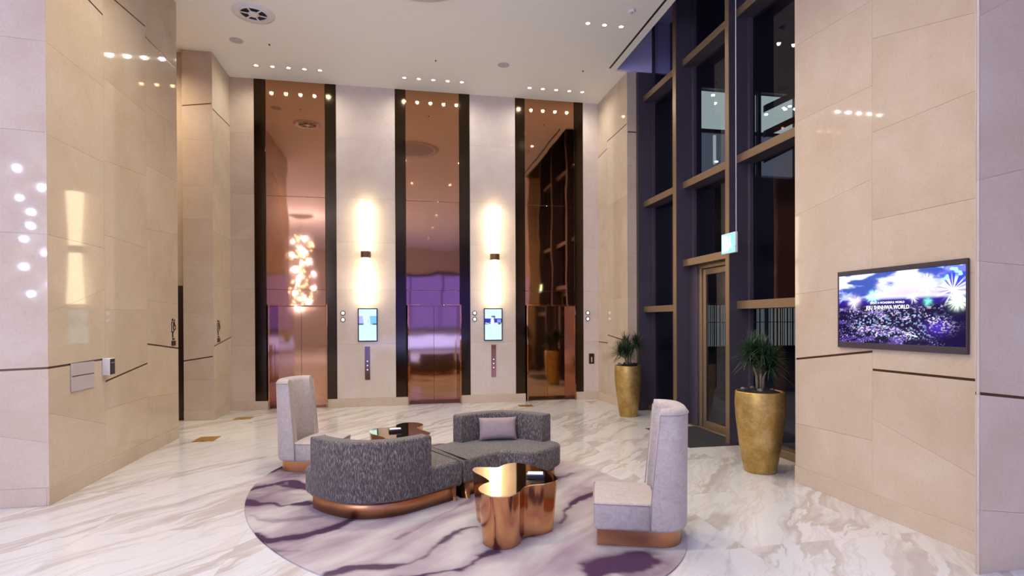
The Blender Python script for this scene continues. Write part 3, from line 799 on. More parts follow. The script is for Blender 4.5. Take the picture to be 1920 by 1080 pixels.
for xa, xb, za, zb, dots, lb in ((-0.744, -0.644, 0.532, 1.193, 1, 'bronze call button panel below the left display'), (1.803, 1.901, 0.526, 1.200, 0, 'bronze call button panel below the right display')):
    r = thing('call_panel', lb, 'button panel', (0, 0, 0), 0, 'elevator call panels')
    MB().box(xa, xb, YW - 0.012, YW - 0.001, za, zb).build('plate', COPPER if not dots else plain('brown_bronze_plate', (0.24, 0.15, 0.12), 0.14, 0.9), r, 0.002, 1)
    xm = (xa + xb) / 2
    for z in (za + 0.20, za + 0.285, za + 0.37):
        bt = MB().lathe([(0.017, 0), (0.017, 0.006)], 16).build('button', STEEL, r); bt.rotation_euler = (math.pi / 2, 0, 0); bt.location = (xm, YW - 0.012, z)
        dt = MB().lathe([(0.009, 0.006), (0.009, 0.008)], 12).build('button_light', DOT, bt)
for x, lb in ((-1.16, 'left'), (1.46, 'middle'), (3.906, 'right')):
    for z, u in ((1.861, 'upper'), (1.731, 'lower')):
        r = thing('hall_lantern', '%s round ring light beside the %s elevator' % (u, lb), 'indicator light', (x, YW, z), 0, 'round elevator hall lights')
        o = MB().lathe([(0.032, 0.001), (0.032, 0.014), (0.046, 0.014), (0.048, 0.001)], 24, cap=False).build('ring', SIGN, r); o.rotation_euler = (math.pi / 2, 0, 0)
        o = MB().lathe([(0.032, 0.001), (0.030, 0.009)], 24).build('lens', DOT, r); o.rotation_euler = (math.pi / 2, 0, 0)
r = thing('key_switch', 'small dark key switch plate right of the third elevator', 'switch plate', (0, 0, 0))
MB().box(3.927, 4.047, YW - 0.012, YW - 0.001, 0.763, 0.984).build('plate', SIGN, r, 0.003, 1)
MB().box(3.972, 4.002, YW - 0.018, YW - 0.012, 0.80, 0.91).build('slot_cover', STEEL, r, 0.003, 1)
MB().box(3.955, 4.019, YW - 0.014, YW - 0.012, 0.94, 0.965).build('indicator', BLACKGLOSS, r)

r = thing('wall_plaque', 'square frosted plaque with a thin line on the left wall', 'plaque', (0, 0, 0))
MB().box(XL + 0.001, XL + 0.012, 6.265, 6.683, 1.010, 1.290).build('plate', PLATE, r, 0.002, 1)
MB().box(XL + 0.012, XL + 0.0135, 6.275, 6.673, 1.158, 1.166).build('reflected_line', SIGN, r)  # thin strip put in for a reflected line on the plate
r = thing('card_dispenser', 'small white box with dark front beside the frosted plaque', 'wall box', (0, 0, 0))
MB().box(XL + 0.001, XL + 0.075, 6.86, 6.975, 1.118, 1.303).build('housing', WHITE, r, 0.004)
MB().box(XL + 0.075, XL + 0.079, 6.866, 6.969, 1.124, 1.297).build('front_panel', BLACKGLOSS, r, 0.002, 1)
MB().box(XL + 0.079, XL + 0.0805, 6.875, 6.96, 1.25, 1.256).build('slot', STEEL, r)

def washroom_sign(X, yc, z0, label, sgn=1):
    r = thing('washroom_sign', label, 'sign', (X + 0.001, yc, z0), 0, 'bronze washroom signs')
    flat = lambda poly, nm: MB().poly_prism(poly, lambda p: (0, p[0], p[1]), lambda p: (0.006, p[0], p[1])).build(nm, SIGN, r)
    circ = lambda y, z, q, n=12: [(y + q * math.cos(2 * math.pi * i / n), z + q * math.sin(2 * math.pi * i / n)) for i in range(n)]
    flat(circ(-0.045, 0.335, 0.021), 'figure_head')
    ring = [(-0.075, 0.30), (-0.015, 0.30), (-0.010, 0.275), (-0.02, 0.235), (0.0, 0.165), (-0.085, 0.165), (-0.07, 0.235), (-0.082, 0.275)]
    for i in range(len(ring)):
        a, b_ = Vector(ring[i]), Vector(ring[(i + 1) % len(ring)]); t = (b_ - a).normalized() * 0.005; nn = Vector((-t.y, t.x))
        flat([tuple(a - t - nn), tuple(b_ + t - nn), tuple(b_ + t + nn), tuple(a - t + nn)], 'figure_body')
    flat([(-0.064, 0.165), (-0.024, 0.165), (-0.030, 0.085), (-0.058, 0.085)], 'figure_legs')
    flat(circ(0.025, 0.330, 0.015), 'second_head')
    flat([(0.005, 0.30), (0.03, 0.31), (0.035, 0.265), (0.06, 0.26), (0.058, 0.245), (0.015, 0.25)], 'second_body')
    n = 14
    for i in range(n):
        a0, a1 = 2 * math.pi * i / n, 2 * math.pi * (i + 1) / n
        q = lambda a, rr: (0.028 + rr * math.cos(a), 0.225 + rr * math.sin(a))
        flat([q(a0, 0.030), q(a0, 0.040), q(a1, 0.040), q(a1, 0.030)], 'wheel')
    flat([(-0.055, 0.050), (0.02, 0.050), (0.02, 0.072), (-0.055, 0.072)], 'arrow_bar')
    MB().box(0, 0.008, -0.085, 0.055, -0.035, 0.035).build('text_plate', SIGN, r, 0.002, 1)
    return r
washroom_sign(XL, 8.815, 1.395, 'bronze washroom figures sign on the left wall beside the corridor')
washroom_sign(XP, 10.76, 1.375, 'bronze washroom figures sign on the side of the narrow pier')

# hanging exit sign
r = thing('exit_sign', 'glowing green exit sign hanging on a thin rod before the window', 'exit sign', (4.12, 6.51, 2.68))
MB().box(-0.018, 0.018, -0.155, 0.155, -0.130, 0.130).build('housing', WHITE, r, 0.004)
MB().box(-0.021, -0.018, -0.145, 0.145, -0.120, 0.120).build('green_panel', EXIT_G, r)
flat = lambda poly, nm: MB().poly_prism(poly, lambda p: (-0.0212, -p[0], p[1]), lambda p: (-0.0235, -p[0], p[1])).build(nm, EXIT_W, r)
flat([(-0.12, -0.10), (-0.01, -0.10), (-0.01, 0.10), (-0.12, 0.10)], 'door_pictogram')
flat([(0.045 + 0.02 * math.cos(i * 0.524), 0.075 + 0.02 * math.sin(i * 0.524)) for i in range(12)], 'runner_head')
flat([(0.02, 0.05), (0.055, 0.05), (0.06, -0.01), (0.10, -0.06), (0.085, -0.075), (0.04, -0.03), (0.01, -0.09), (-0.005, -0.08), (0.02, -0.01)], 'runner_body')
MB().tube([(0, -0.148, 0.13), (0, -0.148, CEIL + 0.95 - 2.68)], [0.006, 0.006], 8).build('suspension_rod', WHITE, r)
MB().lathe([(0.007, 0.0), (0.007, 0.004)], 10, (0, 0, 0)).build('test_button', BLACK, r).location = (-0.018, -0.15, -0.06)

# floor plates and door mat
for (x, y, lx, ly, lb) in ((-2.795, 8.79, 0.28, 0.36, 'brass floor plate beside the left wall, nearest of three'), (-2.76, 10.55, 0.28, 0.26, 'brass floor plate before the narrow pier and left elevator'), (2.40, 10.88, 0.28, 0.26, 'brass floor plate behind the sofa near the right elevator')):
    r = thing('floor_box', lb, 'floor plate', (x, y, 0), 0, 'brass floor plates')
    MB().box(-lx / 2, lx / 2, -ly / 2, ly / 2, 0.0003, 0.004).build('lid', BRASS, r, 0.0015, 1)
    MB().box(-0.03, 0.03, -ly / 2 + 0.02, -ly / 2 + 0.05, 0.004, 0.005).build('lid_tab', SIGN, r)
r = thing('door_mat', 'black entrance mat before the glass door', 'mat', (4.15, 7.5, 0))
MB().box(-0.40, 0.42, -0.67, 0.68, 0.0005, 0.009).build('mat_body', MAT, r, 0.003, 1)
MB().box(-0.42, -0.40, -0.68, 0.70, 0.0005, 0.007).build('edge_strip', BLACK, r)

# ------------------------------------------------------------------ rug
RUGC, RA, RB, RTH = (0.415, 5.53), 2.47, 1.755, math.radians(-62.81)
def rug_world(a, b_):
    c, s = math.cos(RTH), math.sin(RTH)
    return RUGC[0] + a * c - b_ * s, RUGC[1] + a * s + b_ * c
# pigment veins of the rug: (path in room metres, width m, strength)
VEINS = [
    ([(-1.461, 5.598), (-1.296, 5.532), (-1.178, 5.523), (-1.083, 5.397), (-0.897, 5.449)], 0.060, 1.0),
    ([(-1.541, 5.982), (-1.447, 6.072), (-1.351, 6.147), (-1.183, 6.249), (-1.060, 6.066), (-0.896, 5.848)], 0.065, 1.0),
    ([(-1.394, 6.175), (-1.223, 6.100), (-1.043, 5.969)], 0.04, 0.7),
    ([(-1.539, 6.575), (-1.462, 6.784), (-1.301, 6.943), (-1.054, 6.698)], 0.09, 1.0),
    ([(-1.145, 4.712), (-1.042, 4.571), (-0.871, 4.589), (-0.703, 4.655), (-0.533, 4.772), (-0.432, 4.927)], 0.042, 1.0),
    ([(-0.971, 4.403), (-0.856, 4.350), (-0.761, 4.340)], 0.03, 0.45),
    ([(-0.085, 4.406), (0.098, 4.617), (0.309, 4.866), (0.654, 5.285)], 0.030, 0.45),
    ([(-0.485, 3.902), (-0.304, 3.973), (-0.110, 3.959), (0.083, 3.972), (0.212, 4.160), (0.314, 4.367), (0.482, 4.538), (0.618, 4.571)], 0.030, 0.75),
    ([(-0.060, 3.744), (0.222, 3.741), (0.384, 3.765), (0.518, 3.927), (0.676, 4.045), (0.899, 4.246), (1.050, 4.304)], 0.032, 1.0),
    ([(1.280, 4.496), (1.390, 4.711), (1.504, 4.889), (1.656, 5.076), (1.910, 5.261)], 0.036, 0.95),
    ([(1.575, 5.730), (1.681, 5.791), (1.808, 5.914)], 0.03, 0.5),
    ([(0.307, 7.564), (0.526, 7.649), (0.743, 7.636)], 0.10, 1.0),
    ([(1.231, 3.551), (1.415, 3.638), (1.642, 3.661)], 0.13, 0.9),
    ([(-1.303, 5.187), (-1.055, 5.043), (-0.711, 5.064)], 0.03, 0.35),
    ([(1.753, 4.159), (2.036, 4.277), (2.407, 4.528)], 0.05, 0.35),
]
NA, NB = 330, 240
ga, gb = np.meshgrid(np.linspace(-1, 1, NA), np.linspace(-1, 1, NB))
# map the square onto the disc so that the outline is smooth
da = ga * np.sqrt(1 - gb ** 2 / 2) * RA; db = gb * np.sqrt(1 - ga ** 2 / 2) * RB
cR, sR = math.cos(RTH), math.sin(RTH)
wx, wy = RUGC[0] + da * cR - db * sR, RUGC[1] + da * sR + db * cR
nx = (fbm(wx + 5, wy + 5, 5.0, 5.0, 101) - 0.47) * 0.11
ny = (fbm(wx + 9, wy + 3, 5.0, 5.0, 151) - 0.47) * 0.13
amp = fbm(wx + 3, wy + 8, 3.2, 3.2, 171)
vein = np.zeros_like(wx)
for path, wd, st in VEINS:
    path = spline(path, 6, False)
    best = np.full(wx.shape, 9.0)
    for k in range(len(path) - 1):
        ax, ay = path[k]; bx, by = path[k + 1]
        ex, ey = bx - ax, by - ay; L2 = ex * ex + ey * ey + 1e-9
        t = np.clip(((wx + nx - ax) * ex + (wy + ny - ay) * ey) / L2, 0, 1)
        best = np.minimum(best, np.hypot(wx + nx - ax - t * ex, wy + ny - ay - t * ey))
    wl = wd * (0.35 + 0.85 * smooth(0.30, 0.62, amp))
    core = np.exp(-(best / wl) ** 2)
    halo = 0.20 * np.exp(-(best / (wd * 3.0)) ** 2)
    vein = np.maximum(vein, st * np.clip(core * (0.55 + 0.8 * smooth(0.3, 0.6, amp)) + halo, 0, 1))
left = smooth(-0.4, -1.4, wx) * smooth(5.0, 5.9, wy)
vein = np.clip(vein * 1.25 + 0.38 * left * smooth(0.40, 0.62, fbm(wx + 2, wy + 2, 2.5, 6.0, 201)), 0, 1)
zt = 0.012
idx = np.arange(NA * NB).reshape(NB, NA)
verts = np.stack([wx.ravel(), wy.ravel(), np.full(wx.size, zt)], -1)
q = np.stack([idx[:-1, :-1], idx[:-1, 1:], idx[1:, 1:], idx[1:, :-1]], -1).reshape(-1, 4).tolist()
rim = list(idx[0, :]) + list(idx[1:, -1]) + list(idx[-1, -2::-1]) + list(idx[-2:0:-1, 0])
nb = len(verts)
verts = np.vstack([verts, [[verts[i][0], verts[i][1], 0.0005] for i in rim]])
for i in range(len(rim)):
    j = (i + 1) % len(rim)
    q.append([int(rim[i]), nb + i, nb + j, int(rim[j])])
me = bpy.data.meshes.new('rug'); me.from_pydata(verts.tolist(), [], q)
at = me.attributes.new('vein', 'FLOAT', 'POINT')
at.data.foreach_set('value', np.concatenate([vein.ravel(), vein.ravel()[rim]]).astype(np.float32))
me.materials.append(RUG)
rug = bpy.data.objects.new('rug', me); COL.objects.link(rug)
tag(rug, 'large oval mauve rug with dark purple marbled veins', 'rug')
ZR = zt + 0.0005

# ------------------------------------------------------------------ sofas: two identical S-curve modules
MID = Vector((0.39, 5.57))
# outline of the far module in room metres, counter-clockwise
raw_front = [(0.56, 5.25), (0.75, 5.40), (0.92, 5.50), (1.06, 5.505), (1.17, 5.44), (1.27, 5.42), (1.36, 5.47)]
raw_end = [(1.50, 5.58), (1.60, 5.68), (1.655, 5.79)]
raw_back = [(1.62, 5.90), (1.47, 6.09), (1.25, 6.26), (1.03, 6.31), (0.765, 6.25), (0.48, 6.07), (0.24, 5.90)]
rel = lambda L: [(p[0] - MID.x, p[1] - MID.y) for p in L]
front, end, back = rel(raw_front), rel(raw_end), rel(raw_back)
outline = spline(front + end + back, 6, False)
def cushion(mb, poly, z0, z1, r, crown=0.0, steps=4):
    """block with rounded rims: stacked insets of the outline"""
    prof = [(r, z0)] + [(r - r * math.sin(a), z0 + r - r * math.cos(a)) for a in [math.pi / 2 * i / steps for i in range(1, steps + 1)]]
    prof += [(r - r * math.cos(a), z1 - r + r * math.sin(a)) for a in [math.pi / 2 * i / steps for i in range(0, steps + 1)]]
    n, k = len(mb.v), len(poly)
    for d, z in prof:
        ring = offset_poly(poly, d) if d > 1e-6 else poly
        mb.v += [(p[0], p[1], z) for p in ring]
    for a in range(len(prof) - 1):
        for i in range(k):
            j = (i + 1) % k
            mb.face((n + a * k + i, n + a * k + j, n + (a + 1) * k + j, n + (a + 1) * k + i), True)
    mb.face([n + i for i in range(k - 1, -1, -1)])
    m = n + (len(prof) - 1) * k
    mb.face([m + i for i in range(k)], True)
    return mb
def make_sofa():
    r = thing('curved_sofa', 'far curved grey tweed sofa with open seat towards the camera and mauve cushion', 'sofa', (MID.x, MID.y, ZR), 0, 'curved grey sofa modules forming an S')
    base = offset_poly(outline, 0.065)
    MB().prism(base, 0, 0.155, True).build('plinth', COPPER_BASE, r)
    o = cushion(MB(), offset_poly(outline, 0.004), 0.14, 0.375, 0.035, 0.008).build('seat', TWEED, r)
    # backrest along the outer edge
    arc = spline(back, 10, False)
    arc = [p for p in arc if -0.16 + 0.0 <= p[0] - 0.02 and p[0] <= 1.20]
    arc = [p for p in arc if 0.14 <= p[0] <= 1.205]
    outer = arc                       # runs from the right end to the left end
    inner = []
    for i, p in enumerate(outer):
        a_, b_ = Vector(outer[max(i - 1, 0)]), Vector(outer[min(i + 1, len(outer) - 1)])
        t = (b_ - a_).normalized(); nrm = Vector((-t.y, t.x))
        inner.append((p[0] + nrm.x * 0.14, p[1] + nrm.y * 0.14))
    poly = outer + inner[::-1]
    mb = MB()
    n, k = 0, len(poly)
    rr = 0.024
    prof = [(0.012, 0.146), (0.0, 0.165), (0.0, 0.667 - rr)] + [(rr - rr * math.cos(a), 0.667 - rr + rr * math.sin(a)) for a in (0.4, 0.8, 1.2, 1.57)]
    for d, z in prof:
        lean = 0.0 * (z - 0.15)
        ring = offset_poly(poly, d) if d else poly
        mb.v += [(p[0], p[1] + lean, z) for p in ring]
    for a in range(len(prof) - 1):
        for i in range(k):
            j = (i + 1) % k
            mb.face((a * k + i, a * k + j, (a + 1) * k + j, (a + 1) * k + i), True)
    mb.face(list(range(k - 1, -1, -1)))
    m = (len(prof) - 1) * k
    h = len(outer)
    for i in range(h - 1):
        mb.face((m + i, m + i + 1, m + k - 2 - i, m + k - 1 - i), True)
    o = mb.build('backrest', TWEED, r)
    o.data.set_sharp_from_angle(angle=math.radians(50))
    return r
sofa = make_sofa()
dup(sofa, (MID.x, MID.y, ZR), math.pi, 'near curved grey tweed sofa with its back to the camera')

# cushion on the far sofa
def pillow(w_, h_, th):
    nU, nV = 22, 16
    mb = MB()
    for side in (1, -1):
        n = len(mb.v)
        for j in range(nV + 1):
            for i in range(nU + 1):
                u, v = i / nU * 2 - 1, j / nV * 2 - 1
                pinch = 1 - 0.05 * (1 - abs(u) ** 3) * abs(v) ** 6
                pinch2 = 1 - 0.05 * (1 - abs(v) ** 3) * abs(u) ** 6
                bul = ((1 - u ** 4) * (1 - v ** 4)) ** 0.55
                wr = 0.004 * mnoise.noise((u * 3, v * 3, side))
                mb.v.append((u * w_ / 2 * pinch2, side * (th / 2 * bul + wr * bul), v * h_ / 2 * pinch))
        for j in range(nV):
            for i in range(nU):
                a = n + j * (nU + 1) + i
                f = (a, a + 1, a + nU + 2, a + nU + 1)
                mb.face(f if side < 0 else f[::-1], True)
    return mb
r = thing('throw_pillow', 'small mauve cushion leaning on the far sofa backrest', 'cushion', (1.02, 6.035, 0.3925), math.radians(-3))
o = pillow(0.42, 0.245, 0.13).build('pillow_body', PILLOW, r); o.location = (0, 0.03, 0.122); o.rotation_euler = (math.radians(-16), 0, 0)

# ------------------------------------------------------------------ high-back chairs
def make_chair():
    r = thing('high_back_chair', 'taupe velvet high back chair at right, facing the copper table', 'chair', (1.827, 4.11, ZR), math.radians(160), 'velvet high back chairs')
    HW = 0.29
    e = lambda a, rx, ry, x0: (x0 - rx * math.cos(a), ry * math.sin(a))
    n = 28
    ang = [-math.pi / 2 + math.pi * i / n for i in range(n + 1)]
    def outer(s=0.0, dx=0.29): return [(-0.055 - (dx - s) * max(0, math.cos(a)) ** 0.72, (HW - s) * math.copysign(abs(math.sin(a)) ** 0.80, math.sin(a))) for a in ang]
    def inner(s=0.0, dx=0.13): return [(-0.055 - (dx + s) * max(0, math.cos(a)) ** 0.8, (HW - 0.085 + s) * math.sin(a)) for a in ang]
    # plinth
    pl = [(0.335, -0.245), (0.335, 0.245)] + [(-0.06 - 0.24 * max(0, math.cos(a)) ** 0.72, -0.245 * math.copysign(abs(math.sin(a)) ** 0.8, math.sin(a))) for a in ang]
    MB().prism(pl, 0, 0.135, True).build('plinth', COPPER_BASE, r).data.set_sharp_from_angle(angle=math.radians(45))
    # seat
    def rr(x0, x1, h, q, k=5):
        P = []
        for cx, cy, a0 in ((x1 - q, -h + q, -math.pi / 2), (x1 - q, h - q, 0)):
            P += [(cx + q * math.cos(a0 + math.pi / 2 * i / k), cy + q * math.sin(a0 + math.pi / 2 * i / k)) for i in range(k + 1)]
        return P + [(x0, h), (x0, -h)]
    st = cushion(MB(), rr(-0.10, 0.365, HW - 0.003, 0.035), 0.125, 0.335, 0.028, 0.018).build('seat', VELVET, r)
    pipe = [(x, y, 0.322) for x, y in rr(-0.055, 0.366, HW + 0.000, 0.036)[:-2]]
    pipe = [(-0.05, -HW, 0.322)] + pipe + [(-0.05, HW, 0.322)]
    MB().tube(pipe, [0.0042] * len(pipe), 6).build('piping', PIPING, st)
    # backrest: D-shaped shell with scooped inner face
    mb = MB()
    TOP = 1.035
    LEAN = lambda z: 0.10 * max(0, z - 0.3)
    DEP = lambda z: 0.29 - 0.09 * max(0, z - 0.3)
    prof = [(0.014, 0.125), (0.004, 0.140), (0.0, 0.16), (0.0, 0.50), (0.0, TOP - 0.045), (0.006, TOP - 0.028), (0.018, TOP - 0.010), (0.036, TOP)]
    rings = []
    for s, z in prof:
        fl = LEAN(z)
        o_ = [(x - fl, y * (1 + 0.03 * max(0, z - .3))) for x, y in outer(s, DEP(z))]
        i_ = [(x - fl, y) for x, y in inner(s, 0.13 - 0.03 * max(0, z - .3))][::-1]
        rings.append([(x, y, z) for x, y in o_ + i_])
    k = len(rings[0]); h = n + 1
    for ring in rings: mb.v += ring
    for a in range(len(rings) - 1):
        for i in range(k):
            j = (i + 1) % k
            mb.face((a * k + i, a * k + j, (a + 1) * k + j, (a + 1) * k + i), True)
    m = (len(rings) - 1) * k
    for i in range(h - 1):
        mb.face((m + i, m + i + 1, m + k - 2 - i, m + k - 1 - i), True)
        mb.face((i + 1, i, k - 1 - i, k - 2 - i), True)
    bk = mb.build('backrest', VELVET, r)
    bk.data.set_sharp_from_angle(angle=math.radians(65))
    pts = [(x - LEAN(TOP - 0.043), y * 1.021, TOP - 0.043) for x, y in outer(-0.002, DEP(TOP - 0.043))]
    MB().tube(pts, [0.0042] * len(pts), 6).build('piping', PIPING, bk)
    for sgn in (1, -1):
        pts = [(-0.052 - LEAN(z), sgn * (HW + 0.001) * (1 + 0.03 * max(0, z - .3)), z) for z in (0.14, 0.3, 0.6, TOP - 0.043)]
        MB().tube(pts, [0.0042] * 4, 6).build('piping', PIPING, bk)
    return r
chair = make_chair()
dup(chair, (-1.05, 6.82, ZR), math.radians(-18), 'taupe velvet high back chair behind the near sofa, facing right')

# ------------------------------------------------------------------ clover tables
TC = (0.88, 4.46)
top_px = [(0.58, 4.75), (0.62, 4.83), (0.72, 4.81), (0.81, 4.79), (0.88, 4.87), (0.98, 4.91), (1.08, 4.83), (1.15, 4.68), (1.21, 4.55), (1.22, 4.39), (1.19, 4.30),
          (1.08, 4.24), (0.99, 4.23), (0.91, 4.19), (0.85, 4.08), (0.76, 4.00), (0.64, 4.01), (0.57, 4.11), (0.56, 4.22), (0.61, 4.32), (0.67, 4.385), (0.64, 4.53), (0.60, 4.64)]
clover = spline([(x - TC[0], y - TC[1]) for x, y in top_px][::-1], 5)
def make_table():
    r = thing('clover_table', 'shiny copper clover shaped side table in front of the far sofa', 'side table', (TC[0], TC[1], ZR), 0, 'copper clover side tables')
    k = len(clover)
    mb = MB()
    levels = [(0.90, 0.0), (0.90, 0.008), (0.945, 0.16), (0.98, 0.32), (1.0, 0.404)]
    for s, z in levels: mb.v += [(x * s, y * s, z) for x, y in clover]
    for a in range(len(levels) - 1):
        for i in range(k):
            j = (i + 1) % k
            mb.face((a * k + i, a * k + j, (a + 1) * k + j, (a + 1) * k + i), True)
    mb.face(list(range(k))); mb.face([(len(levels) - 1) * k + i for i in range(k)])
    o = mb.build('body', COPPER_TABLE, r); o.data.set_sharp_from_angle(angle=math.radians(50))
    MB().prism([(x * 1.004, y * 1.004) for x, y in clover], 0.404, 0.412).build('table_top', TABLE_TOP, r)
    return r
table = make_table()
dup(table, (-0.04, 6.66, ZR), math.pi + 0.15, 'shiny copper clover shaped side table half hidden behind the near sofa')
def card_box(x, y, rz, lb):
    r = thing('card_box', lb, 'card holder', (x, y, ZR + 0.4125), rz, 'black card holders on the tables')
    MB().box(-0.075, 0.075, -0.055, 0.055, 0, 0.028).build('tray', BLACKGLOSS, r, 0.003)
    MB().box(-0.062, 0.062, -0.035, 0.048, 0.028, 0.032).build('card', PAPER, r)
card_box(1.055, 4.43, math.radians(-14), 'small black card holder with white card on the near copper table')
card_box(-0.09, 6.60, math.radians(6), 'small black card holder with white card on the half hidden copper table')

# ------------------------------------------------------------------ planters
def planter(x, y, label_p, label_q, seed, nst, spread, height, s=1.0, ll=1.0):
    r = thing('tall_planter', label_p, 'planter', (x, y, 0), 0, 'tall gold planters')
    MB().lathe([(0.150 * s, 0.0), (0.158 * s, 0.01), (0.205 * s, 0.30), (0.237 * s, 0.60), (0.246 * s, 0.78), (0.240 * s, 0.89), (0.236 * s, 0.90), (0.222 * s, 0.90), (0.222 * s, 0.86)], 44, cap=False).build('pot', GOLD, r)
    MB().lathe([(0.152 * s, 0.0), (0.152 * s, 0.004)], 44).build('foot', GOLD, r)
    q = thing('dracaena_plant', label_q, 'plant', (x, y, 0.87), 0, 'dracaena plants in gold planters')
    rs = random.Random(seed)
    so = MB().lathe([(0.215 * s, -0.01), (0.20 * s, 0.02), (0.12 * s, 0.045), (0.03, 0.05)], 28).build('soil', MOSS, q)
    for k in range(13):
        a, d = rs.uniform(0, 6.28), rs.uniform(0.07, 0.185)
        bm = bmesh.new(); bmesh.ops.create_icosphere(bm, subdivisions=2, radius=rs.uniform(0.022, 0.042))
        for v in bm.verts: v.co *= 1 + 0.35 * mnoise.noise(v.co * 30 + Vector((k, seed, 0))); v.co.z *= 0.75
        me = bpy.data.meshes.new('stone_chip'); bm.to_mesh(me); bm.free(); me.materials.append(PEBBLE if k % 3 == 0 else MOSS)
        for p in me.polygons: p.use_smooth = True
        o = bpy.data.objects.new('stone_chip', me); COL.objects.link(o); o.parent = q; o.location = (d * math.cos(a), d * math.sin(a), 0.045)
    leaves = MB()
    for k in range(nst):
        a = 2 * math.pi * k / nst + rs.uniform(-.4, .4)
        hgt = height * rs.uniform(0.55, 1.0)
        tip = Vector((spread * math.cos(a), spread * math.sin(a), hgt))
        pts = [Vector((0.03 * math.cos(a), 0.03 * math.sin(a), 0.0)), Vector((tip.x * 0.35, tip.y * 0.35, hgt * 0.5)), Vector((tip.x * 0.8, tip.y * 0.8, hgt * 0.85)), tip]
        MB().tube(pts, [0.014, 0.012, 0.010, 0.008], 7).build('stem', STEM, q)
        for m in range(105):
            az = rs.uniform(0, 6.283); el = math.radians(rs.uniform(-12, 88))
            L = ll * rs.uniform(0.20, 0.33) * (1.0 if el > 0 else 0.8)
            root = tip - Vector((0, 0, rs.uniform(0, 0.09)))
            dirv = Vector((math.cos(az) * math.cos(el), math.sin(az) * math.cos(el), math.sin(el)))
            side = dirv.cross(Vector((0, 0, 1))); side = side.normalized() if side.length > 1e-3 else Vector((1, 0, 0))
            w0 = rs.uniform(0.0055, 0.0095)
            n = len(leaves.v); S_ = 5
            for i in range(S_ + 1):
                t = i / S_
                p = root + dirv * (L * t) + Vector((0, 0, -0.20 * L * t * t * (1.2 + math.cos(el))))
                wd = w0 * (0.55 + 0.45 * math.sin(math.pi * min(1, t * 1.4 + .15))) * (1 - t ** 3) + 0.0004
                fold = Vector((0, 0, 0.25 * wd))
                leaves.v += [tuple(p - side * wd + fold), tuple(p), tuple(p + side * wd + fold)]
            for i in range(S_):
                b_ = n + i * 3
                leaves.face((b_, b_ + 1, b_ + 4, b_ + 3), True); leaves.face((b_ + 1, b_ + 2, b_ + 5, b_ + 4), True)
    o = leaves.build('foliage', LEAF, q); o['kind'] = 'stuff'
planter(3.92, 9.33, 'tall gold leaf planter in the far corner by the stone return', 'spiky dracaena plant in the far gold planter', 3, 7, 0.14, 0.46, 0.97, 1.2)
planter(3.93, 5.62, 'tall gold leaf planter beside the television wall', 'spiky dracaena plant in the gold planter beside the television wall', 8, 9, 0.12, 0.53, 1.08, 1.08)

# ------------------------------------------------------------------ outside, at night
tr = MB().box(4.76, 60, -20, 80, -0.25, -0.02).build('ground', PAVING); structure(tr, 'dark terrace outside the window')
bd = thing('neighbour_building', 'neighbouring building with a lit upper storey seen through the window', 'building', (16, 30, 0))
MB().box(-4, 16, 0.0, 6, 0, 10.2).build('lower_wall', FACADE, bd)
MB().box(-4, 16, 0.0, 6, 15.3, 24).build('upper_wall', FACADE, bd)
MB().box(-4, 1.2, 0, 6, 10.2, 15.3).build('wall', FACADE, bd)
for x0, x1 in ((1.2, 3.35), (3.55, 4.9), (5.1, 7.4), (7.6, 10.0)):
    wn = MB().box(x0, x1, 0.25, 0.30, 12.9, 15.2).build('window', OUTLIT, bd)
    MB().box(x0, x1, 0.25, 0.30, 10.4, 12.75).build('window', OUTDIM, bd)
for x in (3.45, 5.0, 7.5): MB().box(x - 0.1, x + 0.1, 0.0, 0.3, 10.2, 15.3).build('mullion', FACADE, bd)
MB().box(1.2, 10.0, 0.05, 0.3, 12.74, 12.92).build('spandrel', FACADE, bd)
for k in range(3):
    z = 12.0 + k * 1.5
    MB().poly_prism([(5.1, z - 1.0), (9.6, z + 1.2), (9.6, z + 1.6), (5.1, z - 0.6)], lambda p: (p[0], -0.4, p[1]), lambda p: (p[0], -0.2, p[1])).build('stair_stringer', FACADE, bd)
for x, z in ((2.0, 14.9), (3.1, 14.7), (5.5, 14.0), (6.8, 14.4), (7.1, 14.6), (2.2, 11.0), (6.2, 11.7)):
    MB().lathe([(0.10, 0), (0.10, 0.06)], 12).build('lamp_globe', OUTLAMP, bd).location = (x, 0.1, z)
MB().box(2.05, 2.2, 0.1, 0.2, 10.9, 12.6).build('light_tube', OUTLIT, bd)
gs = thing('rod_reflection', 'added glowing rods outside the window, standing in for a reflection', 'screen', (7.6, 14.0, 0))  # glowing rods added outside in place of a reflection in the glass
MB().box(0, 3.6, -0.03, 0.03, 0.93, 0.97).build('rail', MULLION, gs); MB().box(0, 3.6, -0.03, 0.03, 1.62, 1.64).build('rail', MULLION, gs); MB().box(0, 3.6, -0.03, 0.03, 2.10, 2.15).build('rail', MULLION, gs)
for x in (0.0, 1.2, 2.4, 3.6): MB().box(x - 0.03, x + 0.03, -0.04, 0.04, -0.02, 2.15).build('post', MULLION, gs)
rod = MB().lathe([(0.012, 0.97), (0.012, 2.10)], 6).mesh('rod'); rod.materials.append(RODLIT)
for i in range(64):
    o = bpy.data.objects.new('rod', rod); COL.objects.link(o); o.parent = gs
    o.location = (0.05 + i * 0.0555 + random.uniform(-.012, .012), random.uniform(-.02, .02), 0)

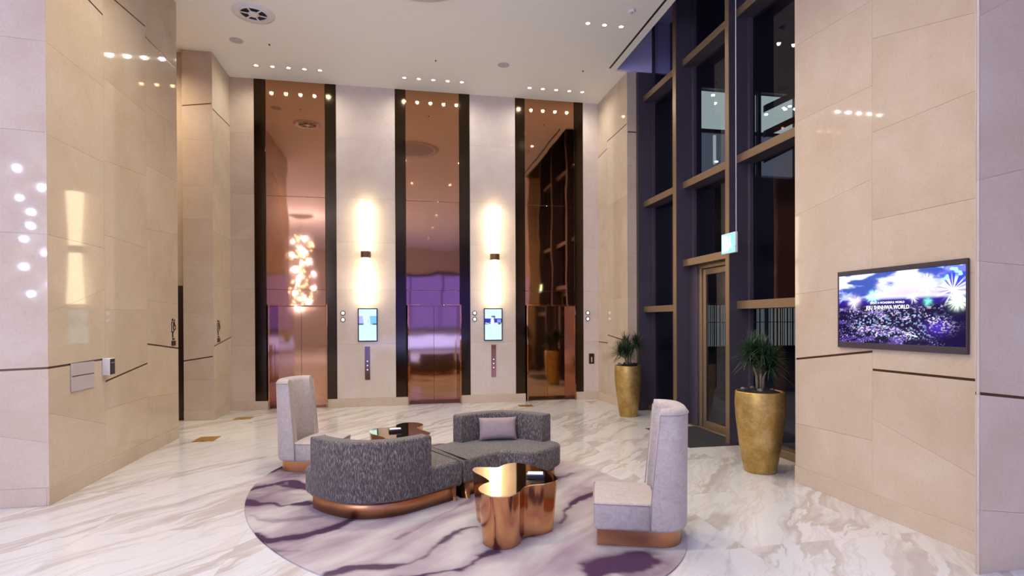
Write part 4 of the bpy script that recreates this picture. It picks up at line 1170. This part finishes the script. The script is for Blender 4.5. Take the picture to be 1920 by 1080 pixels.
# ------------------------------------------------------------------ hall behind the photographer (seen only in reflections)
r = thing('reception_counter', 'long reception counter with lilac backlit front in the hall behind', 'counter', (0.8, -9.0, 0))
MB().box(-3.2, 3.2, -0.5, 0.25, 0, 1.0).build('body', DARKWOOD, r, 0.01)
MB().box(-3.0, 3.0, 0.25, 0.27, 0.15, 0.85).build('backlit_front', LILAC, r)
MB().box(-3.3, 3.3, -0.6, 0.32, 1.0, 1.06).build('worktop', MARBLE, r, 0.006)
r = thing('backlit_feature_wall', 'purple backlit feature wall in the hall behind', 'light wall', (1.5, -13.9, 0))
for i in range(5): MB().box(-5 + i * 2.0, -5 + i * 2.0 + 1.9, 0, 0.06, 1.2, 4.6).build('glowing_panel', PURPLE, r)
MB().box(-5.2, 5.2, -0.02, 0.0, 1.0, 4.8).build('frame', MULLION, r)
for cx in (-4.4, -8.2):
    r = thing('crystal_chandelier', 'hanging cascade of small crystal lights in the hall behind, %s' % ('nearer the seating' if cx > -5 else 'farther left'), 'chandelier', (cx, -3.0, CEIL), 0, 'hall chandeliers')
    MB().lathe([(0.5, 0), (0.5, -0.05)], 28).build('canopy', STEEL, r)
    mb = MB(); wires = MB(); rs = random.Random(int(cx * 10))
    for k in range(110):
        a, d, z = rs.uniform(0, 6.28), rs.uniform(0.05, 0.62) , -rs.uniform(0.9, 4.2)
        d *= 0.5 + 0.5 * abs(math.sin(z * 1.3))
        x, y = d * math.cos(a), d * math.sin(a)
        mb.lathe([(0.003, 0.03), (0.020, 0.0), (0.003, -0.03)], 6, (x, y, z), True, False)
        if k % 3 == 0: wires.box(x - .001, x + .001, y - .001, y + .001, z, -0.05)
    L = bpy.data.lights.new('lamp', 'POINT'); L.energy = W_CHAND; L.color = (0.58, 0.64, 1.0); L.shadow_soft_size = 0.02; L.energy /= 16
    for k in range(16):
        lo = bpy.data.objects.new('lamp', L); COL.objects.link(lo); lo.parent = r; lo.location = (0.55 * math.cos(k * 2.3) * (0.4 + 0.6 * (k % 3) / 2), 0.55 * math.sin(k * 2.3), -1.0 - 0.2 * k)
    o = mb.build('crystal_drops', CRYSTAL, r); o['kind'] = 'stuff'
    o = wires.build('wires', STEEL, r); o['kind'] = 'stuff'
